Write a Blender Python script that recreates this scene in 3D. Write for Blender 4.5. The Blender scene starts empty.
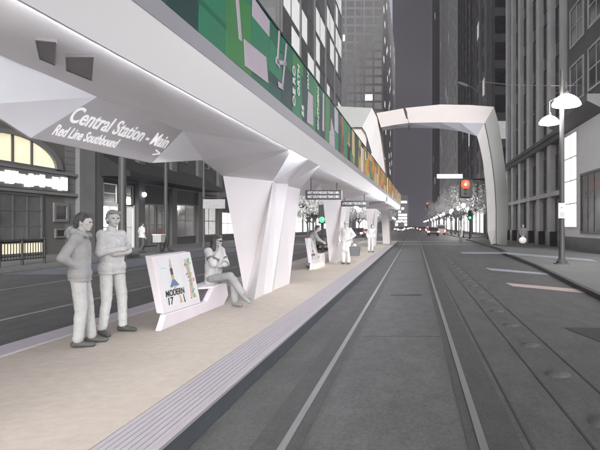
import bpy, bmesh, math, random
from mathutils import Vector, Matrix, Euler, noise
random.seed(7)
C = bpy.context.scene.collection
PI = math.pi

# ------------------------------------------------------------------ materials
MATS = {}
def mat(name, col, rough=0.7, var=0.12, scale=6.0, bump=0.0, bscale=40.0, metal=0.0, emit=None, estr=0.0, stretch=None, spec=0.5, trans=0.0, alpha=1.0):
    if name in MATS: return MATS[name]
    m = bpy.data.materials.new(name); m.use_nodes = True
    nt = m.node_tree; N = nt.nodes; L = nt.links
    b = N['Principled BSDF']
    if isinstance(col, (int, float)): col = (col, col, col)
    b.inputs['Roughness'].default_value = rough
    b.inputs['Metallic'].default_value = metal
    b.inputs['Specular IOR Level'].default_value = spec
    b.inputs['Transmission Weight'].default_value = trans
    b.inputs['Alpha'].default_value = alpha
    b.inputs['Base Color'].default_value = (*col, 1)
    tc = N.new('ShaderNodeTexCoord')
    src = tc.outputs['Object']
    if stretch:
        mp = N.new('ShaderNodeMapping'); mp.inputs['Scale'].default_value = stretch
        L.new(src, mp.inputs['Vector']); src = mp.outputs['Vector']
    if var > 0:
        n1 = N.new('ShaderNodeTexNoise'); n1.inputs['Scale'].default_value = scale; n1.inputs['Detail'].default_value = 6; n1.inputs['Roughness'].default_value = 0.65
        L.new(src, n1.inputs['Vector'])
        mr = N.new('ShaderNodeMapRange'); mr.inputs['From Min'].default_value = 0.25; mr.inputs['From Max'].default_value = 0.75
        mr.inputs['To Min'].default_value = 1 - var; mr.inputs['To Max'].default_value = 1 + var
        L.new(n1.outputs['Fac'], mr.inputs['Value'])
        mx = N.new('ShaderNodeVectorMath'); mx.operation = 'SCALE'; mx.inputs[0].default_value = col
        L.new(mr.outputs['Result'], mx.inputs['Scale'])
        L.new(mx.outputs['Vector'], b.inputs['Base Color'])
        m2 = N.new('ShaderNodeMapRange'); m2.inputs['To Min'].default_value = max(0, rough - .12); m2.inputs['To Max'].default_value = min(1, rough + .12)
        L.new(n1.outputs['Fac'], m2.inputs['Value']); L.new(m2.outputs['Result'], b.inputs['Roughness'])
    if bump > 0:
        n2 = N.new('ShaderNodeTexNoise'); n2.inputs['Scale'].default_value = bscale; n2.inputs['Detail'].default_value = 4
        L.new(src, n2.inputs['Vector'])
        bp = N.new('ShaderNodeBump'); bp.inputs['Strength'].default_value = bump; bp.inputs['Distance'].default_value = 0.02
        L.new(n2.outputs['Fac'], bp.inputs['Height']); L.new(bp.outputs['Normal'], b.inputs['Normal'])
    if emit is not None:
        b.inputs['Emission Color'].default_value = (*emit, 1); b.inputs['Emission Strength'].default_value = estr
    MATS[name] = m
    return m

def mat_speck(name, lo, hi, rough, scales, stretch=(1, 1, 1), bump=0.3, tint=(1, 1, 1)):
    """a ground material: broad patches, streaks along the street and fine grit"""
    m = bpy.data.materials.new(name); m.use_nodes = True
    nt = m.node_tree; N = nt.nodes; L = nt.links; b = N['Principled BSDF']
    tc = N.new('ShaderNodeTexCoord')
    outs = []
    for i, (s, d, st) in enumerate(scales):
        mp = N.new('ShaderNodeMapping'); mp.inputs['Scale'].default_value = st; L.new(tc.outputs['Object'], mp.inputs['Vector'])
        n = N.new('ShaderNodeTexNoise'); n.inputs['Scale'].default_value = s; n.inputs['Detail'].default_value = d; n.inputs['Roughness'].default_value = .7
        L.new(mp.outputs['Vector'], n.inputs['Vector']); outs.append(n.outputs['Fac'])
    acc = outs[0]
    for o in outs[1:]:
        a = N.new('ShaderNodeMath'); a.operation = 'ADD'; L.new(acc, a.inputs[0]); L.new(o, a.inputs[1]); acc = a.outputs[0]
    k = len(outs)
    mr = N.new('ShaderNodeMapRange'); mr.inputs['From Min'].default_value = .36 * k; mr.inputs['From Max'].default_value = .64 * k
    L.new(acc, mr.inputs['Value'])
    mix = N.new('ShaderNodeMix'); mix.data_type = 'RGBA'
    mix.inputs['A'].default_value = (*[lo * t for t in tint], 1); mix.inputs['B'].default_value = (*[hi * t for t in tint], 1)
    L.new(mr.outputs['Result'], mix.inputs['Factor']); L.new(mix.outputs['Result'], b.inputs['Base Color'])
    rr = N.new('ShaderNodeMapRange'); rr.inputs['To Min'].default_value = rough - .15; rr.inputs['To Max'].default_value = min(1, rough + .15)
    L.new(outs[0], rr.inputs['Value']); L.new(rr.outputs['Result'], b.inputs['Roughness'])
    bp = N.new('ShaderNodeBump'); bp.inputs['Strength'].default_value = bump; bp.inputs['Distance'].default_value = .01
    L.new(outs[-1], bp.inputs['Height']); L.new(bp.outputs['Normal'], b.inputs['Normal'])
    MATS[name] = m
    return m

def emis(name, col, s): return mat(name, tuple(c * .12 for c in col), .4, 0, emit=col, estr=s)

# ------------------------------------------------------------------ mesh helpers
class MB:
    def __init__(s): s.v = []; s.f = []; s.sm = []
    def add(s, vs, fs, smooth=False):
        o = len(s.v); s.v += [tuple(v) for v in vs]; s.f += [tuple(i + o for i in f) for f in fs]; s.sm += [smooth] * len(fs); return s
    def box(s, x0, x1, y0, y1, z0, z1):
        x0, x1 = min(x0, x1), max(x0, x1); y0, y1 = min(y0, y1), max(y0, y1); z0, z1 = min(z0, z1), max(z0, z1)
        return s.add([(x0,y0,z0),(x1,y0,z0),(x1,y1,z0),(x0,y1,z0),(x0,y0,z1),(x1,y0,z1),(x1,y1,z1),(x0,y1,z1)],
                     [(0,3,2,1),(4,5,6,7),(0,1,5,4),(1,2,6,5),(2,3,7,6),(3,0,4,7)])
    def quad(s, a, b, c, d): return s.add([a, b, c, d], [(0, 1, 2, 3)])
    def poly(s, pts): return s.add(pts, [tuple(range(len(pts)))])
    def prism(s, pts, off):
        """closed solid: polygon pts (3-D) swept by vector off"""
        n = len(pts); off = Vector(off); top = [Vector(p) + off for p in pts]
        return s.add(list(map(Vector, pts)) + top, [tuple(reversed(range(n))), tuple(range(n, 2 * n))] + [(i, (i + 1) % n, n + (i + 1) % n, n + i) for i in range(n)])
    def tube(s, path, rad, seg=10, smooth=True):
        path = [Vector(p) for p in path]
        if isinstance(rad, (int, float)): rad = [rad] * len(path)
        rings = []
        for i, p in enumerate(path):
            t = (path[min(i + 1, len(path) - 1)] - path[max(i - 1, 0)]).normalized()
            u = t.cross(Vector((0, 0, 1)) if abs(t.z) < .9 else Vector((1, 0, 0))).normalized(); w = t.cross(u)
            rings.append([p + (u * math.cos(a) + w * math.sin(a)) * rad[i] for a in [2 * PI * k / seg for k in range(seg)]])
        vs = [v for r in rings for v in r]; fs = []
        for i in range(len(path) - 1):
            for k in range(seg): fs.append((i*seg+k, i*seg+(k+1) % seg, (i+1)*seg+(k+1) % seg, (i+1)*seg+k))
        s.add(vs, fs, smooth)
        o = len(s.v) - len(vs)
        s.f += [tuple(o + k for k in reversed(range(seg))), tuple(o + (len(path) - 1) * seg + k for k in range(seg))]; s.sm += [False, False]
        return s
    def lathe(s, c, prof, seg=20, smooth=True, axis='z'):
        c = Vector(c); vs = []; fs = []; n = len(prof)
        for r, z in prof:
            for k in range(seg):
                a = 2 * PI * k / seg
                p = Vector((r * math.cos(a), r * math.sin(a), z))
                if axis == 'y': p = Vector((p.x, p.z, p.y))
                if axis == 'x': p = Vector((p.z, p.y, p.x))
                vs.append(c + p)
        for i in range(n - 1):
            for k in range(seg): fs.append((i*seg+k, i*seg+(k+1) % seg, (i+1)*seg+(k+1) % seg, (i+1)*seg+k))
        return s.add(vs, fs, smooth)
    def blob(s, a, b, ra, rb, seg=14, rows=10, M=None):
        """tapered capsule a->b, or an ellipsoid when a is None: centre b, radii ra, orientation M"""
        vs = []; fs = []
        if a is not None:
            a = Vector(a); b = Vector(b); d = b - a
            q = d.to_track_quat('Z', 'Y') if d.length > 1e-6 else Euler((0, 0, 0)).to_quaternion()
        for i in range(rows + 1):
            th = PI * i / rows
            for k in range(seg):
                ph = 2 * PI * k / seg
                u = Vector((math.sin(th) * math.cos(ph), math.sin(th) * math.sin(ph), math.cos(th)))
                if a is not None: p = (b + q @ (u * rb)) if i <= rows // 2 else (a + q @ (u * ra))
                else:
                    p = Vector((u.x * ra[0], u.y * ra[1], u.z * ra[2]))
                    p = Vector(b) + (M @ p if M else p)
                vs.append(p)
        for i in range(rows):
            for k in range(seg): fs.append((i*seg+k, (i+1)*seg+k, (i+1)*seg+(k+1) % seg, i*seg+(k+1) % seg))
        return s.add(vs, fs, True)
    def mesh(s, name, bevel=0):
        me = bpy.data.meshes.new(name); me.from_pydata(s.v, [], s.f); me.update()
        bm = bmesh.new(); bm.from_mesh(me)
        bmesh.ops.remove_doubles(bm, verts=bm.verts, dist=1e-5)
        bmesh.ops.recalc_face_normals(bm, faces=bm.faces)
        bm.to_mesh(me); bm.free()
        if any(s.sm) :
            me.shade_smooth(); me.set_sharp_from_angle(angle=math.radians(38))
        return me
    def build(s, name, m, parent=None, bevel=0.0, double=False):
        me = s.mesh(name); me.materials.append(m)
        o = bpy.data.objects.new(name, me); C.objects.link(o)
        if bevel:
            b = o.modifiers.new('bevel', 'BEVEL'); b.width = bevel; b.segments = 2; b.limit_method = 'ANGLE'; b.harden_normals = False
        if parent: attach(o, parent)
        return o

def world_loc(o):
    v = Vector((0, 0, 0))
    while o: v += o.location; o = o.parent
    return v
def attach(o, parent):
    """parts are modelled in world coordinates; shift the mesh so that the part sits under its thing"""
    if parent.get('local'): o.parent = parent; return
    w = world_loc(parent)
    o.data.transform(Matrix.Translation(-w)); o.parent = parent

def tag(o, label=None, cat=None, group=None, kind=None):
    if label: o['label'] = label
    if cat: o['category'] = cat
    if group: o['group'] = group
    if kind: o['kind'] = kind
    return o
def thing(name, label, cat, loc=(0, 0, 0), rz=0, group=None):
    o = bpy.data.objects.new(name, None); C.objects.link(o); o.location = loc; o.rotation_euler = (0, 0, rz); o.empty_display_size = .2
    return tag(o, label, cat, group)
def dup(root, loc=None, rz=None, label=None, sc=None, parent=None):
    c = root.copy(); C.objects.link(c)
    if parent: c.parent = parent
    if loc is not None: c.location = loc
    if rz is not None: c.rotation_euler = (0, 0, rz)
    if sc is not None: c.scale = sc
    if label: c['label'] = label
    for ch in list(root.children): dup(ch, parent=c)
    return c
def struct(name, mb, m, bevel=0): return tag(mb.build(name, m, None, bevel), kind='structure')

def text_obj(body, size, org, right, up, m, parent, name='lettering', depth=.004, bold=.0, align='LEFT', shear=0, sx=1.0):
    cu = bpy.data.curves.new('t', 'FONT'); cu.body = body; cu.size = size; cu.extrude = depth / 2; cu.offset = bold; cu.align_x = align; cu.shear = shear
    t = bpy.data.objects.new('t', cu); C.objects.link(t)
    dg = bpy.context.evaluated_depsgraph_get(); dg.update()
    me = bpy.data.meshes.new_from_object(t.evaluated_get(dg)); bpy.data.objects.remove(t); bpy.data.curves.remove(cu)
    r = Vector(right).normalized(); u = Vector(up); u = (u - r * u.dot(r)).normalized(); n = r.cross(u)
    M = Matrix((( r.x*sx, u.x, n.x, org[0]), (r.y*sx, u.y, n.y, org[1]), (r.z*sx, u.z, n.z, org[2]), (0, 0, 0, 1)))
    me.transform(M); me.name = name; me.materials.clear(); me.materials.append(m)
    o = bpy.data.objects.new(name, me); C.objects.link(o)
    if parent: attach(o, parent)
    return o

# ------------------------------------------------------------------ camera
CAMH = 1.75; F = 500.0
cam = bpy.data.cameras.new('camera'); co = bpy.data.objects.new('camera', cam); C.objects.link(co)
co.location = (0, 0, CAMH); co.rotation_euler = (PI / 2, 0, 0)
cam.sensor_width = 36; cam.lens = 30; cam.shift_x = -115 / 600; cam.shift_y = 1 / 600; cam.clip_end = 3000; cam.clip_start = .05
bpy.context.scene.camera = co

# ------------------------------------------------------------------ palette
ASPH = mat_speck('asphalt', .020, .13, .72, [(.35, 4, (1, .25, 1)), (3.0, 6, (1, .4, 1)), (24, 3, (1, .7, 1)), (70, 4, (1, 1, 1))], bump=.8)
BED = mat_speck('track_concrete', .022, .14, .68, [(.8, 4, (1, .3, 1)), (4.0, 6, (1, .6, 1)), (26, 3, (1, .7, 1)), (70, 4, (1, 1, 1))], bump=.8)
BEDDARK = mat_speck('track_rubber', .014, .075, .66, [(.8, 4, (1, .2, 1)), (5.0, 6, (1, .5, 1)), (26, 3, (1, .6, 1)), (70, 4, (1, 1, 1))], bump=.4)
WALK = mat_speck('sidewalk_concrete', .10, .19, .8, [(.5, 4, (1, 1, 1)), (6, 5, (1, 1, 1)), (70, 4, (1, 1, 1))], bump=.3)
KERB = mat('kerb_stone', .17, .8, .25, 3, .3)
RAIL = mat('rail_steel', .17, .45, .3, 5, .1, 60, metal=.15, stretch=(1, .1, 1))
PAVE = mat_speck('platform_paving', .33, .50, .75, [(.5, 3, (1, 1, 1)), (9, 5, (1, 1, 1)), (140, 3, (1, 1, 1))], bump=.2, tint=(1.06, .945, .82))
LILAC = mat('platform_border', (.46, .42, .47), .7, .08, 5, .1, 90)
RIBS = mat('platform_edge_ribs', (.37, .345, .372), .7, .05, 2, .05, 60)
SLATE = mat('platform_kerb_face', (.075, .085, .10), .7, .2, 3, .1)
WHITE = mat('white_panel', (.78, .745, .765), .5, .035, 1.2, .04, 160)
SOFF = mat('soffit_panel', (.88, .89, .94), .55, .05, 1.0, .05, 160)
FASC = mat('fascia_panel', (.88, .855, .89), .4, .02, 1.0)
TRIM = mat('edge_trim', (.36, .35, .40), .5, .06, 3)
SIGNP = mat('sign_panel_shaded', (.47, .455, .48), .55, .05, 1.0, .05, 160)  # greyer than the soffit: the facet's shade put into the colour
DARKP = mat('dark_ceiling_panel', (.16, .155, .155), .5, .1, 2)
LETTER = mat('lettering_added_glow', (.9, .9, .9), .5, 0, emit=(1, 1, 1), estr=.30)  # glow added so the white letters stand out from the panel
DISP = mat('display_case', (.10, .10, .105), .45, .1, 4)
DISPT = mat('display_text', (.6, .6, .6), .5, 0, emit=(.95, .95, 1), estr=.45)
BLACKM = mat('black_metal', .03, .5, .2, 5, metal=.3)
POST = mat('dark_post_paint', .045, .55, .25, 4)
GLASSD = mat('dark_glass', .025, .12, .3, .6, spec=.8)
# ------------------------------------------------------------------ ground and track
struct('ground', MB().quad((-700, -60, 0), (700, -60, 0), (700, 1600, 0), (-700, 1600, 0)), ASPH)
struct('track_bed', MB().quad((-.86, -4, .004), (.40, -4, .004), (.40, 420, .004), (-.86, 420, .004)), BED)
struct('track_groove', MB().quad((-1.30, -4, .0045), (-.90, -4, .0045), (-.90, 420, .0045), (-1.30, 420, .0045)), BEDDARK)
struct('track_groove', MB().quad((.42, -4, .0045), (.86, -4, .0045), (.86, 420, .0045), (.42, 420, .0045)), BEDDARK)
for x0 in (-1.085, .50):
    struct('rail', MB().box(x0 + .008, x0 + .075, -4, 420, -.02, .016), RAIL, .005)
SEAM = mat('road_seam', .036, .7, .3, 8)
for x in (-.45, .0): pass
for x in (.92, 1.40, 1.93):
    struct('road_seam', MB().quad((x, -4, .008), (x + .022, -4, .008), (x + .022, 130, .008), (x, 130, .008)), SEAM)
PATCH = mat('road_patch', .022, .75, .3, 6, .4, 60)
struct('road_patch', MB().poly([(2.55, 8.6, .006), (4.1, 8.5, .006), (4.1, 6.6, .006), (3.0, 6.6, .006)]), PATCH)
WORN = mat('worn_white_paint', .23, .8, .6, 7, .3, stretch=(1, .3, 1))
struct('lane_line', MB().quad((-7.72, 3, .006), (-7.60, 3, .006), (-7.60, 140, .006), (-7.72, 140, .006)), WORN)
struct('lane_line', MB().quad((-11.3, 3, .006), (-11.18, 3, .006), (-11.18, 140, .006), (-11.3, 140, .006)), WORN)
# left gutter of the platform, and cross street paint
BLUEW = mat('pale_blue_paint', (.27, .29, .33), .75, .35, 5, .3)
PINKW = mat('pink_brick_paint', (.46, .36, .34), .75, .3, 14, .3)
struct('crosswalk_stripe', MB().poly([(2.83, 14.5, .006), (2.78, 15.35, .006), (4.75, 13.6, .006), (4.7, 12.7, .006)]), PINKW)
struct('crosswalk_stripe', MB().poly([(2.98, 19.7, .006), (2.92, 20.9, .006), (5.0, 18.4, .006), (4.95, 17.6, .006)]), BLUEW)
struct('crosswalk_stripe', MB().poly([(3.0, 31.5, .006), (3.0, 33.6, .006), (7.0, 33.4, .006), (6.6, 31.2, .006)]), BLUEW)
struct('crosswalk_stripe', MB().poly([(5.3, 28.6, .13), (5.4, 31.4, .13), (8.6, 24.4, .13), (8.3, 22.6, .13)]), BLUEW)
struct('crosswalk_stripe', MB().quad((-12, 47, .006), (6.3, 47, .006), (6.3, 48.6, .006), (-12, 48.6, .006)), WORN)
struct('crosswalk_stripe', MB().quad((-12, 55, .006), (6.3, 55, .006), (6.3, 57, .006), (-12, 57, .006)), WORN)
struct('street_reflection', MB().quad((-15, 18, .006), (-12.2, 18, .006), (-12.2, 40, .006), (-15, 40, .006)), mat('street_reflection_tint', (.12, .13, .16), .6, .4, 2, .3))  # bluish reflection on the road, painted as a flat tinted sheet
# pavements
def pave(name, pts, z=.12):
    struct(name, MB().prism([(x, y, -.02) for x, y in pts], (0, 0, z + .02)), WALK)
pave('right_pavement', [(4.0, -3), (4.25, 8), (4.66, 14.1), (5.2, 20.8), (5.55, 29), (6.3, 36), (6.5, 62), (30, 62), (30, -3)])
kb = [(3.85, -3), (4.1, 8), (4.51, 14.1), (5.05, 20.8), (5.4, 29), (6.15, 36), (6.35, 62)]
m = MB()
for (a, b) in zip(kb, kb[1:]):
    m.prism([(a[0], a[1], -.02), (a[0] + .148, a[1], -.02), (b[0] + .148, b[1], -.02), (b[0], b[1], -.02)], (0, 0, .145))
struct('right_kerb', m, mat('dark_kerb', .05, .8, .3, 3, .3))
pave('far_right_pavement', [(6.5, 76), (6.5, 420), (40, 420), (40, 76)])
pave('left_pavement', [(-15.5, 5), (-40, 5), (-40, 62), (-15.5, 62)])
pave('far_left_pavement', [(-13.5, 76), (-60, 76), (-60, 420), (-13.5, 420)])
struct('left_kerb', MB().box(-15.498, -15.35, 5, 62, -.02, .125), KERB)
# manhole and iron covers
IRON = mat('cast_iron', .02, .5, .3, 20, .6, 30, metal=.6)
struct('road_cover', MB().box(-.62, .16, 12.55, 12.8, .0, .009), IRON)

# row of domes beside the track
DOME = mat('dome_grey', .075, .8, .35, 9, .4, 60)
for i in range(30):
    y = 4.45 + 1.45 * i
    x = 1.69
    if i == 0:
        m = MB(); m.lathe((x, y, 0), [(.0, .044), (.05, .043), (.09, .036), (.125, .022), (.142, .009), (.15, 0.0)], 24)
        d0 = m.build('lane_dome', DOME); d0.data.transform(Matrix.Translation((-x, -y, 0))); d0.location = (x, y, 0)
        tag(d0, 'low round grey marker dome in the row beside the track', 'marker dome', 'row of marker domes beside the track')
    else:
        d = d0.copy(); C.objects.link(d); d.location = (x + random.uniform(-.01, .01), y, 0); d.scale = (1, 1, random.uniform(.9, 1.1))

# ------------------------------------------------------------------ platform
PZ = .2
pl = struct('platform', MB().box(-5.35, -1.79, -4, 52, -.02, PZ - .02), SLATE)
def pchild(name, mb, m, bevel=0):
    o = mb.build(name, m, pl, bevel); return o
pchild('paving', MB().box(-4.89, -2.262, -4, 52, PZ - .02, PZ), PAVE)
pchild('border', MB().box(-5.35, -4.894, -4, 52, PZ - .02, PZ + .004), LILAC)
pchild('white_strip', MB().box(-4.93, -4.885, -4, 52, PZ - .01, PZ + .008), mat('pale_strip', (.62, .60, .60), .6, .08, 5))
m = MB(); m.box(-2.258, -1.775, -4, 52, PZ - .02, PZ - .006)
for k in range(8):
    x = -2.25 + k * .0535
    m.box(x, x + .046, -4, 52, PZ - .007, PZ + .002)
m.box(-1.822, -1.772, -4, 52, PZ - .021, PZ + .007)
pchild('ribbed_edge', m, RIBS)

# ------------------------------------------------------------------ canopy
def K(p):   # canopy coordinates (across, along, above the eye) -> world; the canopy climbs and bears right by one in a hundred
    return Vector((p[0] + .01 * p[1], p[1], CAMH + p[2] + .01 * p[1]))
FLX = -1.66; FLR = .5525
def FLp(d): return (FLX - .03, d, -FLX * FLR + .045)   # soffit edge, tucked up behind the fascia's lip
P = 10.3
def sh(p, k): return (p[0], p[1] + k, p[2])
base = dict(A=FLp(3.07), T=FLp(6.64), T2=(-2.2, 10.0, 1.26), T3=(-2.0, 10.0, 1.12), F1=(-3.5, 5.42, 1.345), F2=(-3.5, 7.38, 1.33), O1=(-3.9, 5.01, .832), O2=(-3.9, 7.28, .845),
            C=(-3.7, 8.53, 1.04), L=(-3.94, 10.0, .90), L1=(-3.4, 11.56, .925), L2=(-3.4, 12.9, .955), L3=(-3.4, 14.2, .909), Cn=(-3.72, 14.4, 1.02))
FILL = emis('fill_strip_light', (.96, .96, 1), 92)  # unseen strip light added behind the fascia lip to brighten the soffit
def make_canopy(off, nb, d0, d1, label):
    root = thing('station_canopy', label, 'canopy', K((-3.4, d0, -1.55 - .01 * d0)))
    sof = MB(); out = []; sgns = []
    for k in range(nb):
        b = {n: sh(p, off + k * P) for n, p in base.items()}
        pv = {n: sh(p, off + (k - 1) * P) for n, p in base.items()}
        T3p = pv['T3'] if k else FLp(d0)
        if k: sof.poly([K(pv['T']), K(pv['T2']), K(pv['T3'])]); sof.poly([K(pv['T']), K(pv['T3']), K(b['A'])])
        tri = [(T3p, b['A'], b['F1']), (T3p, b['F1'], pv['L3']), (pv['L3'], b['F1'], pv['Cn']), (b['F1'], b['O1'], pv['Cn']),
               (b['A'], b['T'], b['F2'], b['F1']), (b['F1'], b['F2'], b['O2'], b['O1']), (b['F2'], b['T'], b['C']), (b['F2'], b['C'], b['O2']),
               (b['C'], b['T'], b['L']), (b['L'], b['T'], b['L1']), (b['T'], b['T2'], b['L1']), (b['T2'], b['L2'], b['L1']), (b['T2'], b['T3'], b['L2']), (b['T3'], b['L3'], b['L2'])]
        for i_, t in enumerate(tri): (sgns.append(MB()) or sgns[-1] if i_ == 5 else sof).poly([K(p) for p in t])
        out += [pv['Cn'], b['O1'], b['O2'], b['C'], b['L']]
        if k == nb - 1:
            sof.poly([K(b['T']), K(b['T2']), K(b['T3'])]); sof.poly([K(b['T']), K(b['T3']), K(FLp(d1))]); sof.poly([K(b['T3']), K(FLp(d1)), K((-3.4, d1, .95)), K(b['L3'])]); out += [b['Cn']]
            sof.poly([K(b['L3']), K((-3.4, d1, .95)), K(b['Cn'])])
        # column
        wl = [K(b[n]) for n in ('L', 'L1', 'L2', 'L3')]; cn = K(b['Cn'])
        oy = off + k * P; ox = .01 * oy
        def G(px, d): return Vector((px + ox, d + oy, PZ - .01))
        gl, g1, g2, g3, gn = G(-3.76, 11.05), G(-3.37, 10.47), G(-3.37, 11.74), G(-3.37, 13.4), G(-3.76, 13.4)
        v1t = wl[1].lerp(wl[2], .62) + Vector((-.16, 0, 0)); v1b = g1.lerp(g2, .62) + Vector((-.05, 0, 0))
        v2t = wl[2].lerp(wl[3], .30) + Vector((-.16, 0, 0)); v2b = g2.lerp(g3, .22) + Vector((-.05, 0, 0))
        col = MB()
        ring_t = [wl[0], wl[1], v1t, wl[2], v2t, wl[3], cn]; ring_b = [gl, g1, v1b, g2, v2b, g3, gn]
        n = len(ring_t)
        col.add(ring_t + ring_b, [(i, (i + 1) % n, n + (i + 1) % n, n + i) for i in range(n)])
        col.build('column', WHITE, root)
        # small gusset patches between bracket facets and the recessed folds of the column
        sof.poly([wl[1], wl[2], v1t]); sof.poly([wl[2], wl[3], v2t]); sof.poly([wl[0], wl[1], v1t, wl[2], v2t, wl[3], cn])
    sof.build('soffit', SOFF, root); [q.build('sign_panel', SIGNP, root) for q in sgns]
    # luminous-looking white fascia, grey trim, roof
    TO = (-1.6, 1.227)
    FB = MB().prism([K((FLX, d0, -FLX * FLR)), K((TO[0], d0, TO[1])), K((-1.63, d0, 1.24)), K((-1.675, d0, -FLX * FLR))], K((0, d1, 0)) - K((0, d0, 0)))
    FB.build('fascia', FASC, root)
    MB().prism([K((-1.687, d0 + .3, .938)), K((-1.707, d0 + .3, .942)), K((-1.707, d0 + .3, .957)), K((-1.687, d0 + .3, .953))], K((0, d1 - .6, 0)) - K((0, d0, 0))).build('fill_strip', FILL, root)
    MB().prism([K((-1.597, d0 - .01, 1.2275)), K((-1.597, d0 - .01, 1.362)), K((-1.75, d0 - .01, 1.362)), K((-1.75, d0 - .01, 1.2275))], K((0, d1 + .02, 0)) - K((0, d0, 0))).build('edge_trim', TRIM, root)
    r = MB()
    r.prism([K((-1.75, d0, 1.30)), K((-1.75, d0, 1.40)), K((-3.6, d0, 1.50)), K((-3.6, d0, 1.40))], K((0, d1, 0)) - K((0, d0, 0)))
    ou = [(p[0] - .03, p[1], p[2]) for p in out]
    for a, b2 in zip(ou, ou[1:]):
        r.poly([K(a), K(b2), K((-3.6, b2[1], 1.5)), K((-3.6, a[1], 1.5))])
    # end walls of the roof
    for e in (d0, d1): r.poly([K((-1.75, e, 1.38)), K((FLX - .05, e, 1.0)), K((-3.4, e, .95)), K((-3.7, e, 1.03)), K((-3.6, e, 1.46))])
    r.build('roof', WHITE, root)
    return root
can1 = make_canopy(0, 2, -6.0, 24.2, 'long white folded canopy over the near platform with station lettering on its soffit')
can2 = make_canopy(26.5, 1, 25.3, 41.2, 'shorter white folded canopy farther along the platform behind the first')

# dark panels let into the near soffit: placed on the plane T3p, A, F1
T3p, A_, F1_ = K(FLp(-6.0)), K(base['A']), K(base['F1'])
nrm = (A_ - T3p).cross(F1_ - T3p).normalized()
if nrm.z > 0: nrm = -nrm
def hit(px, py):   # where the line of sight through a photo pixel meets the soffit plane
    d = Vector(((px - 415) / F, 1, (226 - py) / F)); o = Vector((0, 0, CAMH)); t = (T3p - o).dot(nrm) / d.dot(nrm); return o + d * t
for q in ([(66.5, 55), (94, 55), (92, 79), (67, 69)], [(36, 38), (56.5, 40), (55, 63.5), (40, 57)]):
    pts = [hit(*p) for p in q]
    MB().prism([p - nrm * .002 for p in pts], nrm * .012).build('ceiling_panel', DARKP, can1)
    fr = MB(); c = sum(pts, Vector()) / 4
    # thin rim
    for i in range(4):
        a, b2 = pts[i], pts[(i + 1) % 4]; ao = c + (a - c) * 1.05; bo = c + (b2 - c) * 1.05
        fr.prism([a, b2, bo, ao], nrm * .016)
    fr.build('panel_rim', TRIM, can1)

# lettering on the sign facet
f1, f2, o1, o2 = K(base['F1']), K(base['F2']), K(base['O1']), K(base['O2'])
sn = (f2 - f1).cross(o1 - f1).normalized()
if sn.x < 0: sn = -sn
al = (f2 - f1).normalized()
upv = sn.cross(al).normalized()
if upv.z < 0: upv = -upv
def onsign(px, py):
    d = Vector(((px - 415) / F, 1, (226 - py) / F)); o = Vector((0, 0, CAMH)); t = (f1 - o).dot(sn) / d.dot(sn); return o + d * t
def line(body, pl_, pr_, capm):
    a = onsign(*pl_) + sn * .003; b = onsign(*pr_) + sn * .003
    r = (b - a); L = r.length
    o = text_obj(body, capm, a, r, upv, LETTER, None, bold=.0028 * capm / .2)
    w = max((v.co - a).dot(r.normalized()) for v in o.data.vertices)
    k = L / w
    rn = r.normalized()
    for v in o.data.vertices:
        t = (v.co - a).dot(rn); v.co += rn * (t * (k - 1))
    attach(o, can1)
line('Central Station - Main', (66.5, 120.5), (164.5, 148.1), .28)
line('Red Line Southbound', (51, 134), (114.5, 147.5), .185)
line('>', (150.5, 156.0), (157, 157.4), .2)

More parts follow.
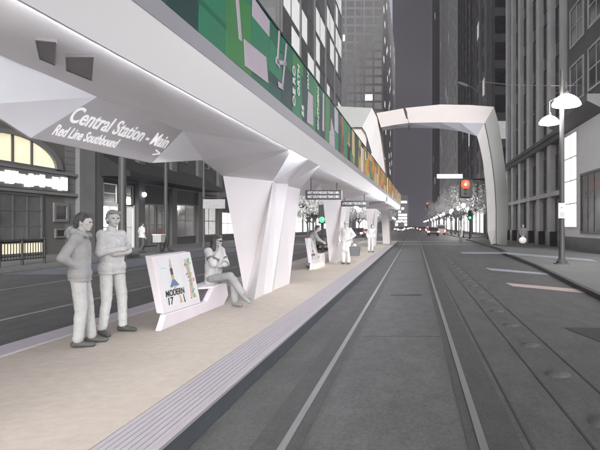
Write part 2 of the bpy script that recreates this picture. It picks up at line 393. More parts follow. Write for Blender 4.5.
# ------------------------------------------------------------------ mural screens along the canopy edge
GREENS = [mat('mural_green_%s' % n, c, .55, .15, 3) for n, c in (('deep', (.012, .13, .075)), ('mid', (.02, .20, .11)), ('teal', (.01, .09, .085)), ('leaf', (.05, .22, .07)), ('night', (.012, .05, .055)))]
GOLDS = [mat('mural_gold_%s' % n, c, .55, .2, 3) for n, c in (('ochre', (.50, .33, .06)), ('orange', (.55, .19, .05)), ('sand', (.55, .42, .22)), ('rust', (.35, .10, .04)), ('olive', (.20, .19, .05)), ('black', (.02, .02, .02)))]
MLIL = mat('mural_lilac', (.50, .43, .52), .55, .08, 4); MWHT = mat('mural_white', (.66, .66, .64), .55, .08, 4)
ZB, ZT = 1.364, 2.147
def MP(d, h, e=0): return K((-1.6 + e, d, ZB + (ZT - ZB) * h))
rnd = random.Random(21)
def make_mural(d0, d1, label):
    root = thing('mural_screen', label, 'mural', K((-1.62, d0, ZB)))
    MB().prism([MP(d0, 0, -.06), MP(d0, 0), MP(d0, 1), MP(d0, 1, -.06)], MP(d1, 0) - MP(d0, 0)).build('panel', GREENS[0] if d0 < 10 else GOLDS[0], root)
    bym = {}
    def patch(m, pts, e):
        bym.setdefault(m, MB()).prism([MP(d, h, e - .0025) for d, h in pts], Vector((.0025, 0, 0)))
    d = d0; layer = 0
    while d < d1 - .05:
        w = rnd.uniform(.22, .62); w = min(w, d1 - d)
        g = d < 10.0 or (d < 14.0 and rnd.random() < .35)
        pal = GREENS if g else GOLDS + ([GREENS[1]] if d < 17 else [])
        cuts = sorted([rnd.uniform(.15, .85) for _ in range(rnd.choice((1, 1, 2, 3)))])
        hs = [0] + cuts + [1]
        sk = rnd.uniform(-.12, .12)
        for a, b in zip(hs, hs[1:]):
            m = rnd.choice(pal)
            if rnd.random() < (.05 if g else .12): m = MWHT if not g else MLIL
            e = .003
            q = [(max(d0, min(d1, d + sk * a)), a), (max(d0, min(d1, d + w + sk * a)), a), (max(d0, min(d1, d + w + sk * b)), min(1, b + rnd.uniform(-.05, .08))), (max(d0, min(d1, d + sk * b)), b)]
            patch(m, q, e + .0006 * (layer % 5)); layer += 1
            if not g and rnd.random() < .7:
                c0 = d + rnd.uniform(0, w * .6); h0 = rnd.uniform(a, b); s_ = rnd.uniform(.06, .2)
                patch(rnd.choice(GOLDS), [(c0, h0), (min(d1, c0 + s_), max(0, h0 - .1)), (min(d1, c0 + s_ * 1.3), min(1, h0 + .25)), (min(d1, c0 + s_ * .4), min(1, h0 + .35))], .007 + .0006 * (layer % 3))
        d += w
    if d0 < 10:
        # lilac boards, a branching white shape and a white wedge
        for q in ([(4.55, .06), (5.25, .10), (5.17, .42), (4.52, .36)], [(7.05, .04), (7.45, .06), (7.42, .62), (7.12, .62)], [(8.9, .22), (9.35, .30), (8.95, .62)], [(8.15, .15), (8.3, .15), (8.3, .95), (8.2, .95)], [(4.4, .3), (4.47, .3), (4.35, .98), (4.27, .98)]):
            patch(MLIL, q, .010)
        for q in ([(5.75, .22), (5.80, .22), (5.98, .95), (5.92, .95)], [(5.55, .55), (5.60, .50), (5.95, .62), (5.93, .67)], [(5.55, .5), (5.60, .5), (5.68, 1.0), (5.62, 1.0)], [(5.62, .18), (5.82, .2), (5.80, .27), (5.6, .26)], [(5.50, .48), (5.66, .46), (5.66, .56), (5.52, .58)]):
            patch(MLIL, q, .0125)
    for m, mb in bym.items(): mb.build('artwork', m, root)
    MB().prism([MP(d0, 1, -.07), MP(d0, 1, .014), MP(d0, 1.03, .014), MP(d0, 1.03, -.07)], MP(d1, 0) - MP(d0, 0)).build('top_rail', GREENS[4] if d0 < 10 else GOLDS[4], root)
    if d0 < 10:
        for body, dd, h, s in (('OE RO', 6.35, .10, .17), ('ORTH', 6.58, .34, .15), ('55', 6.82, .06, .16), ('ONTHERN', 7.82, .06, .14), ('MAN', 7.12, .64, .11)):
            text_obj(body, s, MP(dd, h, .0155), MP(0, 1) - MP(0, 0), MP(-1, 0) - MP(0, 0), MWHT, root, depth=.003, bold=.004)
    return root
make_mural(1.6, 24.25, 'long green mural screen turning to gold along the top of the near canopy')
make_mural(25.0, 41.6, 'orange and gold mural screen on the edge of the farther canopy')

# ------------------------------------------------------------------ train displays
def display(d, x0, x1, z0, z1, lines, label):
    root = thing('train_display', label, 'display sign', ((x0 + x1) / 2, d, z0))
    MB().box(x0, x1, d, d + .12, z0, z1).build('case', DISP, root, .008)
    for x in (x0 + .15, x1 - .15): MB().tube([(x, d + .06, z1), (x, d + .06, z1 + .35)], .015, 8).build('hanger_rod', POST, root)
    h = (z1 - z0) / (len(lines) + .35)
    for i, s in enumerate(lines):
        zb = z1 - h * (i + .92)
        o = text_obj(s, h * .86, (x0 + .06, d - .004, zb), (1, 0, 0), (0, 0, 1), DISPT, None, depth=.004, bold=.002)
        w = max(v.co.x for v in o.data.vertices) - (x0 + .06)
        k = ((x1 - x0) - .14) / w
        for v in o.data.vertices: v.co.x = x0 + .06 + (v.co.x - x0 - .06) * k
        attach(o, root)
display(14.6, -3.20, -2.14, 2.52, 2.80, ['NEXT NORTHBOUND TRAIN 5 MIN', 'NEXT SOUTHBOUND TRAIN 5 MIN'], 'grey two line train display hanging beside the near white column')
display(20.0, -2.96, -1.88, 2.53, 2.76, ['A PROXIMO TREN EN 5 MIN'], 'grey one line train display hanging farther under the canopy')

# ------------------------------------------------------------------ bench with poster kiosk
BW = mat('bench_white', (.76, .71, .76), .5, .05, 2, .05, 120)
PAPER = mat('poster_paper', (.74, .75, .77), .45, .03, 3)
INK = mat('poster_ink', .015, .5, 0); 
def make_bench():
    X = -3.77
    root = thing('kiosk_bench', 'white bench with a leaning poster panel reading MODERN 17 beside two standing men', 'bench', (X, 8.6, PZ), 0)
    zk = .42
    pan = [(X - .02, 7.54, zk), (X, 8.80, .40), (X - .13, 8.67, 1.30), (X - .13, 7.42, 1.293)]
    MB().prism(pan, (-.11, 0, .016)).build('panel', BW, root, .008)
    prof = [(7.38, PZ), (9.80, PZ), (10.05, .36), (9.95, .61), (9.30, .595), (9.02, .40), (8.80, .395), (7.53, .418)]
    MB().prism([(X + (.02), y, z) for y, z in prof], (-.09, 0, 0)).build('side_frame', BW, root, .01)
    MB().prism([(X - .32, y, z) for y, z in [(8.4, PZ), (9.95, PZ), (10.25, .36), (10.15, .61), (9.30, .595), (9.02, .42), (8.6, .40)]], (-.08, 0, 0)).build('side_frame', BW, root, .01)
    MB().prism([(X + .022, 9.28, .593), (X + .022, 9.96, .612), (X - .43, 10.2, .612), (X - .43, 8.85, .593)], (0, 0, .035)).build('seat', mat('seat_white', (.82, .80, .81), .45, .04, 2), root, .008)
    u = (Vector(pan[1]) - Vector(pan[0])).normalized(); v = (Vector(pan[3]) - Vector(pan[0])).normalized(); n = u.cross(v).normalized()
    if n.x < 0: n = -n
    W = (Vector(pan[1]) - Vector(pan[0])).length; H = (Vector(pan[3]) - Vector(pan[0])).length
    sk = (Vector(pan[3]) - Vector(pan[0])); o0 = Vector(pan[0])
    def Q(a, b, e=0):   # a across 0..1, b up 0..1
        lo = Vector(pan[0]).lerp(Vector(pan[1]), a); hi = Vector(pan[3]).lerp(Vector(pan[2]), a); return lo.lerp(hi, b) + n * e
    po = MB().prism([Q(.10, .08, .001), Q(.60, .08, .001), Q(.60, .93, .001), Q(.10, .93, .001)], n * .006).build('poster', PAPER, root)
    def sub(name, m, polys, e=.008, par=po):
        mb = MB()
        for q in polys: mb.prism([Q(a, b, e) for a, b in q], n * .0015)
        return mb.build(name, m, par)
    T = lambda s, size, a, b, wid: fit(s, size, Q(a, b, .009), u, v, wid, po)
    def fit(s, size, org, r, up, wid, par):
        o = text_obj(s, size, org, r, up, INK, None, depth=.002, bold=.004)
        w = max((q.co - org).dot(r) for q in o.data.vertices); k = wid / w
        for q in o.data.vertices: q.co += r * ((q.co - org).dot(r) * (k - 1))
        attach(o, par)
    T('MODERN', .135, .115, .275, .47 * W); T('17', .155, .12, .13, .15 * W)
    SK = mat('figure_skin', (.55, .38, .30), .6, .05, 5); DK = mat('figure_dark', (.05, .045, .05), .6, 0); YL = mat('figure_ochre', (.5, .36, .12), .6, 0); BL = mat('figure_blue', (.12, .19, .33), .6, .3, 30)
    sub('dancer_torso', DK, [[(.345, .60), (.40, .60), (.405, .74), (.37, .775), (.335, .74)]])
    sub('dancer_arms', SK, [[(.345, .74), (.36, .74), (.385, .92), (.375, .93)], [(.40, .74), (.39, .74), (.378, .92), (.39, .925)]])
    sub('dancer_bodice', YL, [[(.35, .55), (.395, .55), (.40, .64), (.345, .64)]], .0095)
    sub('dancer_head', SK, [[(.36 + .022 * math.cos(t), .80 + .03 * math.sin(t)) for t in [k * PI / 5 for k in range(10)]]], .0095)
    sub('dancer_skirt', BL, [[(.355, .56), (.40, .56), (.47, .475), (.50, .44), (.43, .425), (.36, .44), (.30, .415), (.265, .435), (.31, .50)]])
    sub('dancer_legs', SK, [[(.355, .43), (.375, .43), (.372, .30), (.36, .30)], [(.385, .43), (.405, .43), (.395, .30), (.385, .30)]])
    sub('small_print', mat('poster_small_print', (.12, .45, .50), .5, 0), [[(.13, .775), (.24, .775), (.24, .783), (.13, .783)]])
    sub('dancer_shoe', SK, [[(.42, .11), (.50, .11), (.49, .17), (.47, .25), (.44, .25), (.45, .17)]])
    sub('dark_stroke', INK, [[(.545, .10), (.575, .10), (.56, .25), (.54, .25)]])
    mp = MB().prism([Q(.70, .08, .001), Q(.955, .08, .001), Q(.955, .93, .001), Q(.70, .93, .001)], n * .006).build('route_map', PAPER, root)
    cols = [mat('map_red', (.65, .12, .08), .5, 0), mat('map_green', (.15, .45, .28), .5, 0), mat('map_grey', (.35, .35, .38), .5, 0), mat('map_yellow', (.62, .48, .15), .5, 0)]
    r2 = random.Random(3)
    for ci, m_ in enumerate(cols):
        qs = []
        for _ in range(9):
            a = r2.uniform(.72, .90); b = r2.uniform(.12, .86); w = r2.uniform(.015, .05); h = r2.uniform(.012, .05)
            dx = r2.uniform(-.02, .02)
            qs.append([(a, b), (a + w, b), (min(.945, a + w + dx), b + h), (a + dx, b + h)])
        qs.append([(.74 + ci * .03, .15), (.75 + ci * .03, .15), (.81 + ci * .02, .5), (.80 + ci * .02, .5)])
        qs.append([(.80 + ci * .02, .5), (.81 + ci * .02, .5), (.76 + ci * .035, .88), (.75 + ci * .035, .88)])
        sub('map_marks', m_, qs, .008 + ci * .0018, mp)
    return root
b1 = make_bench()
lab = ['white kiosk bench past the big column, by the seated and standing travellers', 'white kiosk bench far down the platform beside the distant traveller']
GLOW = emis('warm_bench_glow', (1, .66, .34), 9)
for i in (1, 2):
    b = dup(b1, (b1.location.x + .10 * i, b1.location.y + P * i, PZ), label=lab[i - 1])
    m = MB(); yo = P * i; xo = .10 * i
    m.box(-3.85 + xo, -3.70 + xo, 7.6 + yo, 9.7 + yo, PZ + .012, PZ + .04)
    g = MB().box(-3.742 + xo, -3.72 + xo, 7.65 + yo, 9.7 + yo, PZ + .03, PZ + .055).build('glow_strip', GLOW, None)
    w = world_loc(b); g.data.transform(Matrix.Translation(-w)); g.parent = b

# strip light added out of view to brighten the near soffit and platform
hl = thing('near_fill_light', 'added fill light on two rods, out of view under the near end of the canopy', 'strip light', (-2.7, 1.0, 2.62))
MB().box(-2.74, -2.66, .1, 2.0, 2.62, 2.65).build('diffuser', emis('near_fill_glow', (1, .93, .87), 70), hl)
for y in (.3, 1.8): MB().tube([(-2.7, y, 2.65), (-2.7, y, 3.0)], .008, 6).build('rod', POST, hl)
# joints across the track bed
for i, y in enumerate((7.9, 16.6, 24.2)):
    struct('slab_joint', MB().box(-.85, .39, y, y + .018, .0, .0075), SEAM)
# ------------------------------------------------------------------ people
SKIN = mat('skin_grey', (.50, .48, .47), .55, .06, 8)
HAIRD = mat('hair_dark', (.07, .068, .068), .6, .4, 40, .6, 90, stretch=(1, 1, .25)); HAIRL = mat('hair_light', (.24, .24, .24), .6, .3, 40, .6, 90)
EYE = mat('eye_dark', .02, .3, 0); LIP = mat('lip_grey', (.30, .26, .26), .5, 0)
def cloth(n, c): return mat(n, c, .8, .14, 7, .35, 30)
JK1 = cloth('jacket_grey', (.33, .33, .335)); TR1 = cloth('trousers_grey', (.50, .50, .505)); SHOE = mat('shoe_dark', (.075, .075, .075), .55, .2, 9)
SH2 = cloth('shirt_pale', (.58, .58, .585)); TR2 = cloth('trousers_pale', (.64, .64, .645)); SW3 = cloth('knit_pale', (.58, .58, .59)); BAND = cloth('knit_band', (.16, .16, .165)); TR3 = cloth('trousers_mid', (.30, .30, .31))
WHT = cloth('white_cotton', (.80, .80, .80)); DKC = cloth('dark_cotton', (.10, .10, .105)); COAT = cloth('pale_coat', (.6, .6, .6)); BOOT = mat('boot_grey', (.22, .22, .225), .5, .2, 8)

def bake(mb, name, vox, smooth=3, folds=0.0, fs=9.0):
    me = mb.mesh(name); o = bpy.data.objects.new(name, me); C.objects.link(o)
    r = o.modifiers.new('r', 'REMESH'); r.mode = 'VOXEL'; r.voxel_size = vox; r.use_smooth_shade = True
    s = o.modifiers.new('s', 'SMOOTH'); s.factor = .5; s.iterations = smooth
    dg = bpy.context.evaluated_depsgraph_get(); dg.update()
    res = bpy.data.meshes.new_from_object(o.evaluated_get(dg))
    bpy.data.objects.remove(o); bpy.data.meshes.remove(me)
    if folds:
        res.update()
        ns = [v.normal.copy() for v in res.vertices]
        for v, n in zip(res.vertices, ns):
            p = v.co
            k = noise.noise(Vector((p.x * fs, p.y * fs, p.z * fs * 1.7))) + .6 * noise.noise(Vector((p.x * fs * 2.1 + 5, p.y * fs * 2.1, p.z * fs * 3.4)))
            v.co = p + n * (folds * k)
    res.shade_smooth(); res.name = name
    return res
def part(me, name, m, root):
    me.materials.clear(); me.materials.append(m); o = bpy.data.objects.new(name, me); C.objects.link(o); o.parent = root; return o

def hand(mb, w, dr, pn, side, curl=.6, s=1.0):
    """palm and five fingers; dr: wrist to knuckles, pn: the way the palm looks, side: +1 right, -1 left"""
    w = Vector(w); dr = Vector(dr).normalized(); pn = Vector(pn); pn = (pn - dr * pn.dot(dr)).normalized(); ac = dr.cross(pn).normalized() * side
    M = Matrix((ac, dr, pn)).transposed()
    mb.blob(None, w + dr * .045 * s, (.040 * s, .055 * s, .017 * s), None, M=M)
    mb.blob(w - dr * .02, w + dr * .03 * s, .026 * s, .024 * s)
    for i, (off, ln) in enumerate(((.030, .070), (.010, .080), (-.011, .074), (-.030, .058))):
        b = w + dr * (.088 - .004 * abs(i - 1)) * s + ac * off * s
        c = curl * (1 + .12 * i)
        d1 = (dr * math.cos(c * .6) + pn * math.sin(c * .6)); d2 = (dr * math.cos(c * 1.5) + pn * math.sin(c * 1.5))
        k = b + d1 * ln * .5 * s
        mb.blob(b - dr * .012, k, .0095 * s, .0085 * s, 8, 6); mb.blob(k, k + d2 * ln * .5 * s, .0085 * s, .0072 * s, 8, 6)
    t0 = w + dr * .030 * s + ac * .034 * s; t1 = t0 + (dr * .6 + ac * .7 + pn * .35).normalized() * .036 * s; t2 = t1 + (dr * .9 + ac * .2 + pn * .4).normalized() * .032 * s
    mb.blob(t0 - ac * .01, t1, .0125 * s, .0105 * s, 8, 6); mb.blob(t1, t2, .0105 * s, .0085 * s, 8, 6)

STAND = dict(hipL=(-.10, 0, .92), knL=(-.115, .01, .50), anL=(-.12, -.02, .09), hipR=(.10, 0, .92), knR=(.115, .02, .50), anR=(.12, 0, .09),
             chest=(0, 0, 1.27), shL=(-.166, -.01, 1.405), elL=(-.25, -.03, 1.14), wrL=(-.24, .06, .90), shR=(.166, -.01, 1.405), elR=(.25, -.03, 1.14), wrR=(.24, .06, .90),
             neck=(0, -.01, 1.47), head=(0, .02, 1.632), toeL=(-.02, 1), toeR=(.05, 1), hyaw=0, hpitch=0)
def person(label, loc, rz, pose, top, legs, shoe, hair, vox=.009, sc=1.0, group=None, female=False, hood=None, hat=None, long_hair=False, short_sleeve=False, coat=0.0, bald=False, loose=1.0, hands=True, nop=None, arms_top=True):
    J = dict(STAND); J.update(pose)
    V = {k: Vector(v) for k, v in J.items() if isinstance(v, tuple) and len(v) == 3}
    root = thing('person', label, 'person', loc, rz, group); root['local'] = 1; root.scale = (sc, sc, sc)
    pel = (V['hipL'] + V['hipR']) / 2 + Vector((0, 0, .03)); sw = .92 if female else 1.0
    HM = Matrix.Rotation(J['hyaw'], 3, 'Z') @ Matrix.Rotation(J['hpitch'], 3, 'X')
    H = V['head']
    def hp(x, y, z): return H + HM @ Vector((x, y, z))
    near = vox < .012
    # ---- body: one continuous surface
    b = MB()
    up = (V['neck'] - pel).normalized()
    for s, sh_, hp_ in ((-1, 'shL', 'hipL'), (1, 'shR', 'hipR')):
        a = pel.lerp(V[hp_], .55); c = V['chest'].lerp(V[sh_], .45)
        b.blob(a, c - up * .02, .075, .085); b.blob(c - up * .04, V[sh_], .075, .056)
        b.blob(V['neck'] - up * .03, V[sh_], .05, .05)
    b.blob(pel, V['chest'], .082, .092)
    b.blob(V['neck'] - up * .04, hp(0, -.012, -.06), .058, .052)
    # head: skull, jaw, cheeks, nose, brow, ears, lips
    b.blob(None, hp(0, -.008, .02), (.076, .094, .098), None, M=HM); b.blob(None, hp(0, .022, -.045), (.060, .068, .068), None, M=HM)
    b.blob(None, hp(0, .052, -.092), (.030, .030, .024), None, M=HM)
    b.blob(hp(0, .084, .008), hp(0, .097, -.030), .008, .011, 8, 6); b.blob(hp(-.010, .086, -.034), hp(.010, .086, -.034), .010, .010, 8, 6)
    b.blob(hp(-.034, .076, .022), hp(.034, .076, .022), .013, .013, 8, 6)
    b.blob(hp(-.016, .082, -.066), hp(.016, .082, -.066), .010, .010, 8, 6)
    for s in (-1, 1):
        b.blob(None, hp(s * .078, -.010, -.012), (.012, .022, .032), None, 10, 8, M=HM); b.blob(None, hp(s * .042, .058, -.025), (.026, .026, .024), None, 10, 8, M=HM)
    for s, S in ((-1, 'L'), (1, 'R')):
        b.blob(V['sh' + S], V['el' + S], .056 * sw, .043 * sw); b.blob(V['el' + S], V['wr' + S], .043 * sw, .028 * sw)
        b.blob(V['hip' + S], V['kn' + S], .078 * sw, .058 * sw); b.blob(V['kn' + S], V['kn' + S].lerp(V['an' + S], .3) + Vector((0, -.012, 0)), .058 * sw, .058 * sw); b.blob(V['kn' + S].lerp(V['an' + S], .3) + Vector((0, -.012, 0)), V['an' + S], .058 * sw, .038)
        if hands:
            dr = J.get('hd' + S) or tuple(V['wr' + S] - V['el' + S]); pn = J.get('hn' + S) or (-s, 0, 0)
            hand(b, V['wr' + S], dr, pn, s, J.get('curl' + S, .6), .95 if female else 1.0)
    part(bake(b, 'body', vox * .8 if near else vox, 2), 'body', SKIN, root)
    # ---- top
    t = MB(); e = .017 * loose
    hem = pel - up * (.02 + coat)
    for s, sh_, hp_ in ((-1, 'shL', 'hipL'), (1, 'shR', 'hipR')):
        a = pel.lerp(V[hp_], .55) - up * .04; c = V['chest'].lerp(V[sh_], .45)
        t.blob(a, c - up * .02, .097 + e, .100 + e); t.blob(c - up * .04, V[sh_], .085 + e, .062 + e * .8)
        t.blob(V['neck'] - up * .045, V[sh_], .05 + e * .6, .05 + e * .7)
        if coat: t.blob(a, a - up * coat, .12 + e, .13 + e)
    t.blob(pel, V['chest'], .105 + e, .112 + e)
    (t.blob(V['hipL'].lerp(V['hipR'], .08) + up * .02, V['hipR'].lerp(V['hipL'], .08) + up * .02, .108 + e, .108 + e), t.blob(V['hipL'].lerp(V['hipR'], .08) - up * .08, V['hipR'].lerp(V['hipL'], .08) - up * .08, .108 + e, .108 + e)) if V['knL'].z < V['hipL'].z - .2 else None
    t.blob(V['neck'] - up * .06, V['neck'] + up * .015, .062 + e * .6, .062 + e * .3)
    for S in 'LR':
        if short_sleeve: t.blob(V['sh' + S], V['sh' + S].lerp(V['el' + S], .7), .056 + e * .8, .055 + e)
        else: t.blob(V['sh' + S], V['el' + S], .056 + e * .8, .046 + e); t.blob(V['el' + S], V['el' + S].lerp(V['wr' + S], .93), .046 + e, .033 + e * .7)
    if hood: 
        t.blob(hp(-.085, -.085, -.135), hp(.085, -.085, -.135), .058, .058); t.blob(hp(0, -.135, -.13), hp(0, -.13, -.20), .075, .062)
        for s in (-1, 1): t.blob(hp(s * .095, -.05, -.13), hp(s * .05, .06, -.175), .046, .030)
    tm = bake(t, 'jacket' if not short_sleeve else 'shirt', vox, 3, .008 if near else 0, 6)
    if V['knL'].z < V['hipL'].z - .2 and not coat:      # cut a clean hem
        bmh = bmesh.new(); bmh.from_mesh(tm)
        bmesh.ops.bisect_plane(bmh, geom=bmh.verts[:] + bmh.edges[:] + bmh.faces[:], plane_co=(0, 0, V['hipL'].z - .055), plane_no=(0, .08, 1), clear_inner=True)
        bmh.to_mesh(tm); bmh.free()
    part(tm, 'jacket' if not short_sleeve else 'shirt', top, root)
    # ---- trousers
    g = MB(); e = .016 * loose
    for S in 'LR':
        g.blob(pel.lerp(V['hip' + S], .45), V['hip' + S].lerp(V['kn' + S], .12), .100 + e, .078 + e); g.blob(V['hip' + S].lerp(V['kn' + S], .08), V['kn' + S], .080 * sw + e, .060 * sw + e)
        g.blob(V['kn' + S], V['an' + S] + (V['kn' + S] - V['an' + S]).normalized() * .02, .060 * sw + e, .046 + e)
    g.blob(pel, pel + up * .06, .104 + e, .10 + e)
    part(bake(g, 'trousers', vox, 3, .006 if near else 0, 7), 'trousers', legs, root)
    # ---- shoes
    for S in 'LR':
        d = Vector((*J['toe' + S], J.get('tz' + S, 0))).normalized(); a = V['an' + S]
        s_ = MB(); s_.blob(a - d * .045 - Vector((0, 0, .045)), a + d * .06 - Vector((0, 0, .050)), .042, .042); s_.blob(a + d * .05 - Vector((0, 0, .055)), a + d * .165 - Vector((0, 0, .062)), .042, .034)
        s_.blob(a - Vector((0, 0, .03)), a + Vector((0, 0, .015)), .045, .046)
        part(bake(s_, 'shoe', vox, 2), 'shoe', shoe, root)
    # ---- hair
    if hat is None and not bald:
        h = MB(); h.blob(None, hp(0, -.026, .034), (.084, .092, .098), None, M=HM)
        h.blob(hp(-.05, .048, .083), hp(.045, .055, .088), .034, .032); h.blob(hp(-.03, -.07, .0), hp(.03, -.07, .0), .05, .05); h.blob(hp(-.03, -.075, -.05), hp(.03, -.075, -.05), .036, .036)
        for s in (-1, 1): h.blob(hp(s * .068, .012, .045), hp(s * .074, .0, .005), .022, .016)
        if long_hair:
            for s in (-1, 1): h.blob(hp(s * .06, -.02, .0), hp(s * .085, -.01, -.17), .045, .04); 
            h.blob(hp(0, -.06, -.0), hp(0, -.07, -.17), .075, .06); h.blob(hp(-.05, .055, .075), hp(.05, .055, .075), .030, .030)
        part(bake(h, 'hair', vox * .9, 2, .004 if near else 0, 30), 'hair', hair, root)
    elif bald:
        h = MB(); h.blob(hp(-.045, -.062, .01), hp(.045, -.062, .01), .052, .052); h.blob(None, hp(0, -.02, .038), (.079, .094, .088), None, M=HM)
        for s in (-1, 1): h.blob(hp(s * .069, -.02, .03), hp(s * .072, -.01, .0), .020, .015)
        part(bake(h, 'hair', vox * .9, 2), 'hair', hair, root)
    else:
        h = MB(); h.blob(None, hp(0, -.012, .045), (.094, .108, .085), None, M=HM); h.blob(None, hp(0, -.0, .028), (.125, .14, .016), None, M=HM)
        part(bake(h, 'hat', vox, 2), 'hat', hat, root)
    if near:
        for s in (-1, 1):
            part(MB().blob(None, hp(s * .031, .083, .002), (.0125, .007, .0065), None, 10, 8, M=HM).mesh('eye'), 'eye', EYE, root)
        part(MB().blob(None, hp(0, .0925, -.066), (.022, .004, .004), None, 10, 6, M=HM).mesh('mouth'), 'mouth', LIP, root)
    return root

def face_to(dx, dy): return math.atan2(-dx, dy)
# man in the hooded jacket, hands in his pockets, looking along the track
person('man in grey hooded jacket with hands in his pockets', (-4.34, 6.48, PZ), face_to(.90, .36),
       dict(elR=(.235, -.14, 1.17), wrR=(.130, .03, 1.02), elL=(-.235, -.14, 1.17), wrL=(-.130, .03, 1.02), hdR=(0, -.2, -1), hdL=(0, -.2, -1), hnR=(-1, 0, 0), hnL=(1, 0, 0), knR=(.11, .035, .50), anR=(.115, .0, .09), anL=(-.13, .10, .09), knL=(-.12, .06, .50),
            head=(0, .045, 1.625), hyaw=-.15, hpitch=-.05, curlL=1.0, curlR=1.0), JK1, TR1, SHOE, HAIRD, hood=True, loose=1.05, sc=.985)
# man with folded arms
m2 = person('man in pale shirt and trousers standing with folded arms', (-4.36, 7.2, PZ), face_to(.95, -.22),
       dict(elR=(.25, .035, 1.165), wrR=(-.02, .205, 1.21), elL=(-.25, .035, 1.165), wrL=(.0, .17, 1.145), hdR=(-1, -.15, .18), hnR=(0, -1, .1), hdL=(1, -.25, .0), hnL=(0, -1, .0), curlR=.4, curlL=.4,
            anL=(-.17, .02, .09), knL=(-.14, .035, .50), anR=(.15, -.02, .09), toeL=(-.25, 1), toeR=(.35, 1), head=(0, .02, 1.632), hyaw=-.45), SH2, TR2, SHOE, HAIRL, loose=.7, sc=1.015)
# seated woman, legs crossed, a hand at her chin
zS = .47
w3 = person('woman in pale banded pullover seated with crossed legs', (-3.93, 9.72, PZ + .0), face_to(.93, -.37),
       dict(hipL=(-.09, 0, zS + .06), hipR=(.09, 0, zS + .06), knL=(-.10, .42, zS + .04), anL=(-.10, .45, .10), knR=(.02, .44, zS + .13), anR=(-.06, .68, .26), chest=(0, .05, .90), neck=(0, .06, 1.10),
            shL=(-.165, .045, 1.065), shR=(.165, .045, 1.065), head=(0, .105, 1.262), elR=(.20, .20, .83), wrR=(.07, .235, 1.07), hdR=(-.3, .05, 1), hnR=(-.4, -1, .1), curlR=1.0,
            elL=(-.20, .14, .80), wrL=(.02, .27, .80), hdL=(1, .25, .05), hnL=(0, -.2, -1), curlL=.5, toeL=(.1, 1), toeR=(-.1, .8), tzR=-.55, hpitch=-.08, hyaw=.25), SW3, TR3, BOOT, HAIRD, female=True, long_hair=True, sc=1.0, loose=1.25)
# dark bands on the pullover: rings round the chest and sleeves
def ring(root, a, b, r, name='knit_band'):
    a = Vector(a); b = Vector(b); mb = MB(); mb.blob(a, b, r, r, 18, 12); part(mb.mesh(name), name, BAND, root)
for el, wr in (((.20, .20, .83), (.07, .235, 1.07)), ((-.20, .14, .80), (.02, .27, .80))):
    e_, w_ = Vector(el), Vector(wr); d_ = (w_ - e_).normalized(); p_ = e_.lerp(w_, .38)
    mb = MB(); mb.tube([p_ - d_ * .018, p_ + d_ * .018], [.0705, .069], 16); part(mb.mesh('knit_band'), 'knit_band', BAND, w3)
for s, el in ((1, (.20, .20, .83)), (-1, (-.20, .14, .80))):
    a_, e_ = Vector((s * .165, .045, 1.065)), Vector(el); d_ = (e_ - a_).normalized(); p_ = a_.lerp(e_, .55)
    mb = MB(); mb.tube([p_ - d_ * .02, p_ + d_ * .02], [.0795, .0785], 16); part(mb.mesh('knit_band'), 'knit_band', BAND, w3)
gl = MB(); 
H3 = Vector((0, .105, 1.262)); HM3 = Matrix.Rotation(.25, 3, 'Z') @ Matrix.Rotation(-.08, 3, 'X')
for s in (-1, 1): gl.blob(None, H3 + HM3 @ Vector((s * .034, .094, .004)), (.030, .006, .023), None, 12, 8, M=HM3)
gl.tube([H3 + HM3 @ Vector((-.08, .0, .012)), H3 + HM3 @ Vector((-.062, .088, .010)), H3 + HM3 @ Vector((.062, .088, .010)), H3 + HM3 @ Vector((.08, .0, .012))], .004, 6)
part(gl.mesh('sunglasses'), 'sunglasses', EYE, w3)
# travellers farther along the platform
p4 = person('traveller in long pale coat and hat carrying a dark bag', (-2.80, 20.4, PZ), face_to(-.3, -1), dict(anL=(-.13, .05, .09), wrR=(.27, .08, .88), elR=(.30, 0, 1.13), wrL=(-.22, .16, 1.02), elL=(-.34, -.03, 1.17)), COAT, COAT, SHOE, HAIRL, vox=.016, hat=COAT, coat=.28, loose=1.5)
bag = thing('shoulder_bag', 'dark bag hanging from the hand of the traveller in the hat', 'bag', (-2.44, 20.3, PZ + .34))
MB().prism([(-2.62, 20.22, PZ + .34), (-2.26, 20.22, PZ + .34), (-2.22, 20.22, PZ + .72), (-2.66, 20.22, PZ + .72)], (0, .16, 0)).build('bag_body', DKC, bag, .02)
MB().tube([(-2.60, 20.3, PZ + .71), (-2.56, 20.3, PZ + .84), (-2.44, 20.3, PZ + .885), (-2.32, 20.3, PZ + .84), (-2.28, 20.3, PZ + .71)], .014, 8).build('handle', DKC, bag)
person('traveller in grey top leaning forward beside the second kiosk bench', (-3.95, 18.6, PZ), face_to(.9, .2), dict(chest=(0, .14, 1.18), neck=(0, .24, 1.34), shL=(-.18, .22, 1.30), shR=(.18, .22, 1.30), head=(0, .33, 1.46), elR=(.24, .34, 1.06), wrR=(.20, .52, .95), elL=(-.24, .34, 1.06), wrL=(-.2, .5, .95)), JK1, TR1, SHOE, HAIRD, vox=.016)
person('distant traveller in pale clothes bending by the far kiosk bench', (-2.62, 29.5, PZ), face_to(.5, -.8), dict(chest=(0, .10, 1.20), neck=(0, .16, 1.38), shL=(-.18, .14, 1.34), shR=(.18, .14, 1.34), head=(0, .22, 1.52)), SH2, TR1, SHOE, HAIRL, vox=.02)
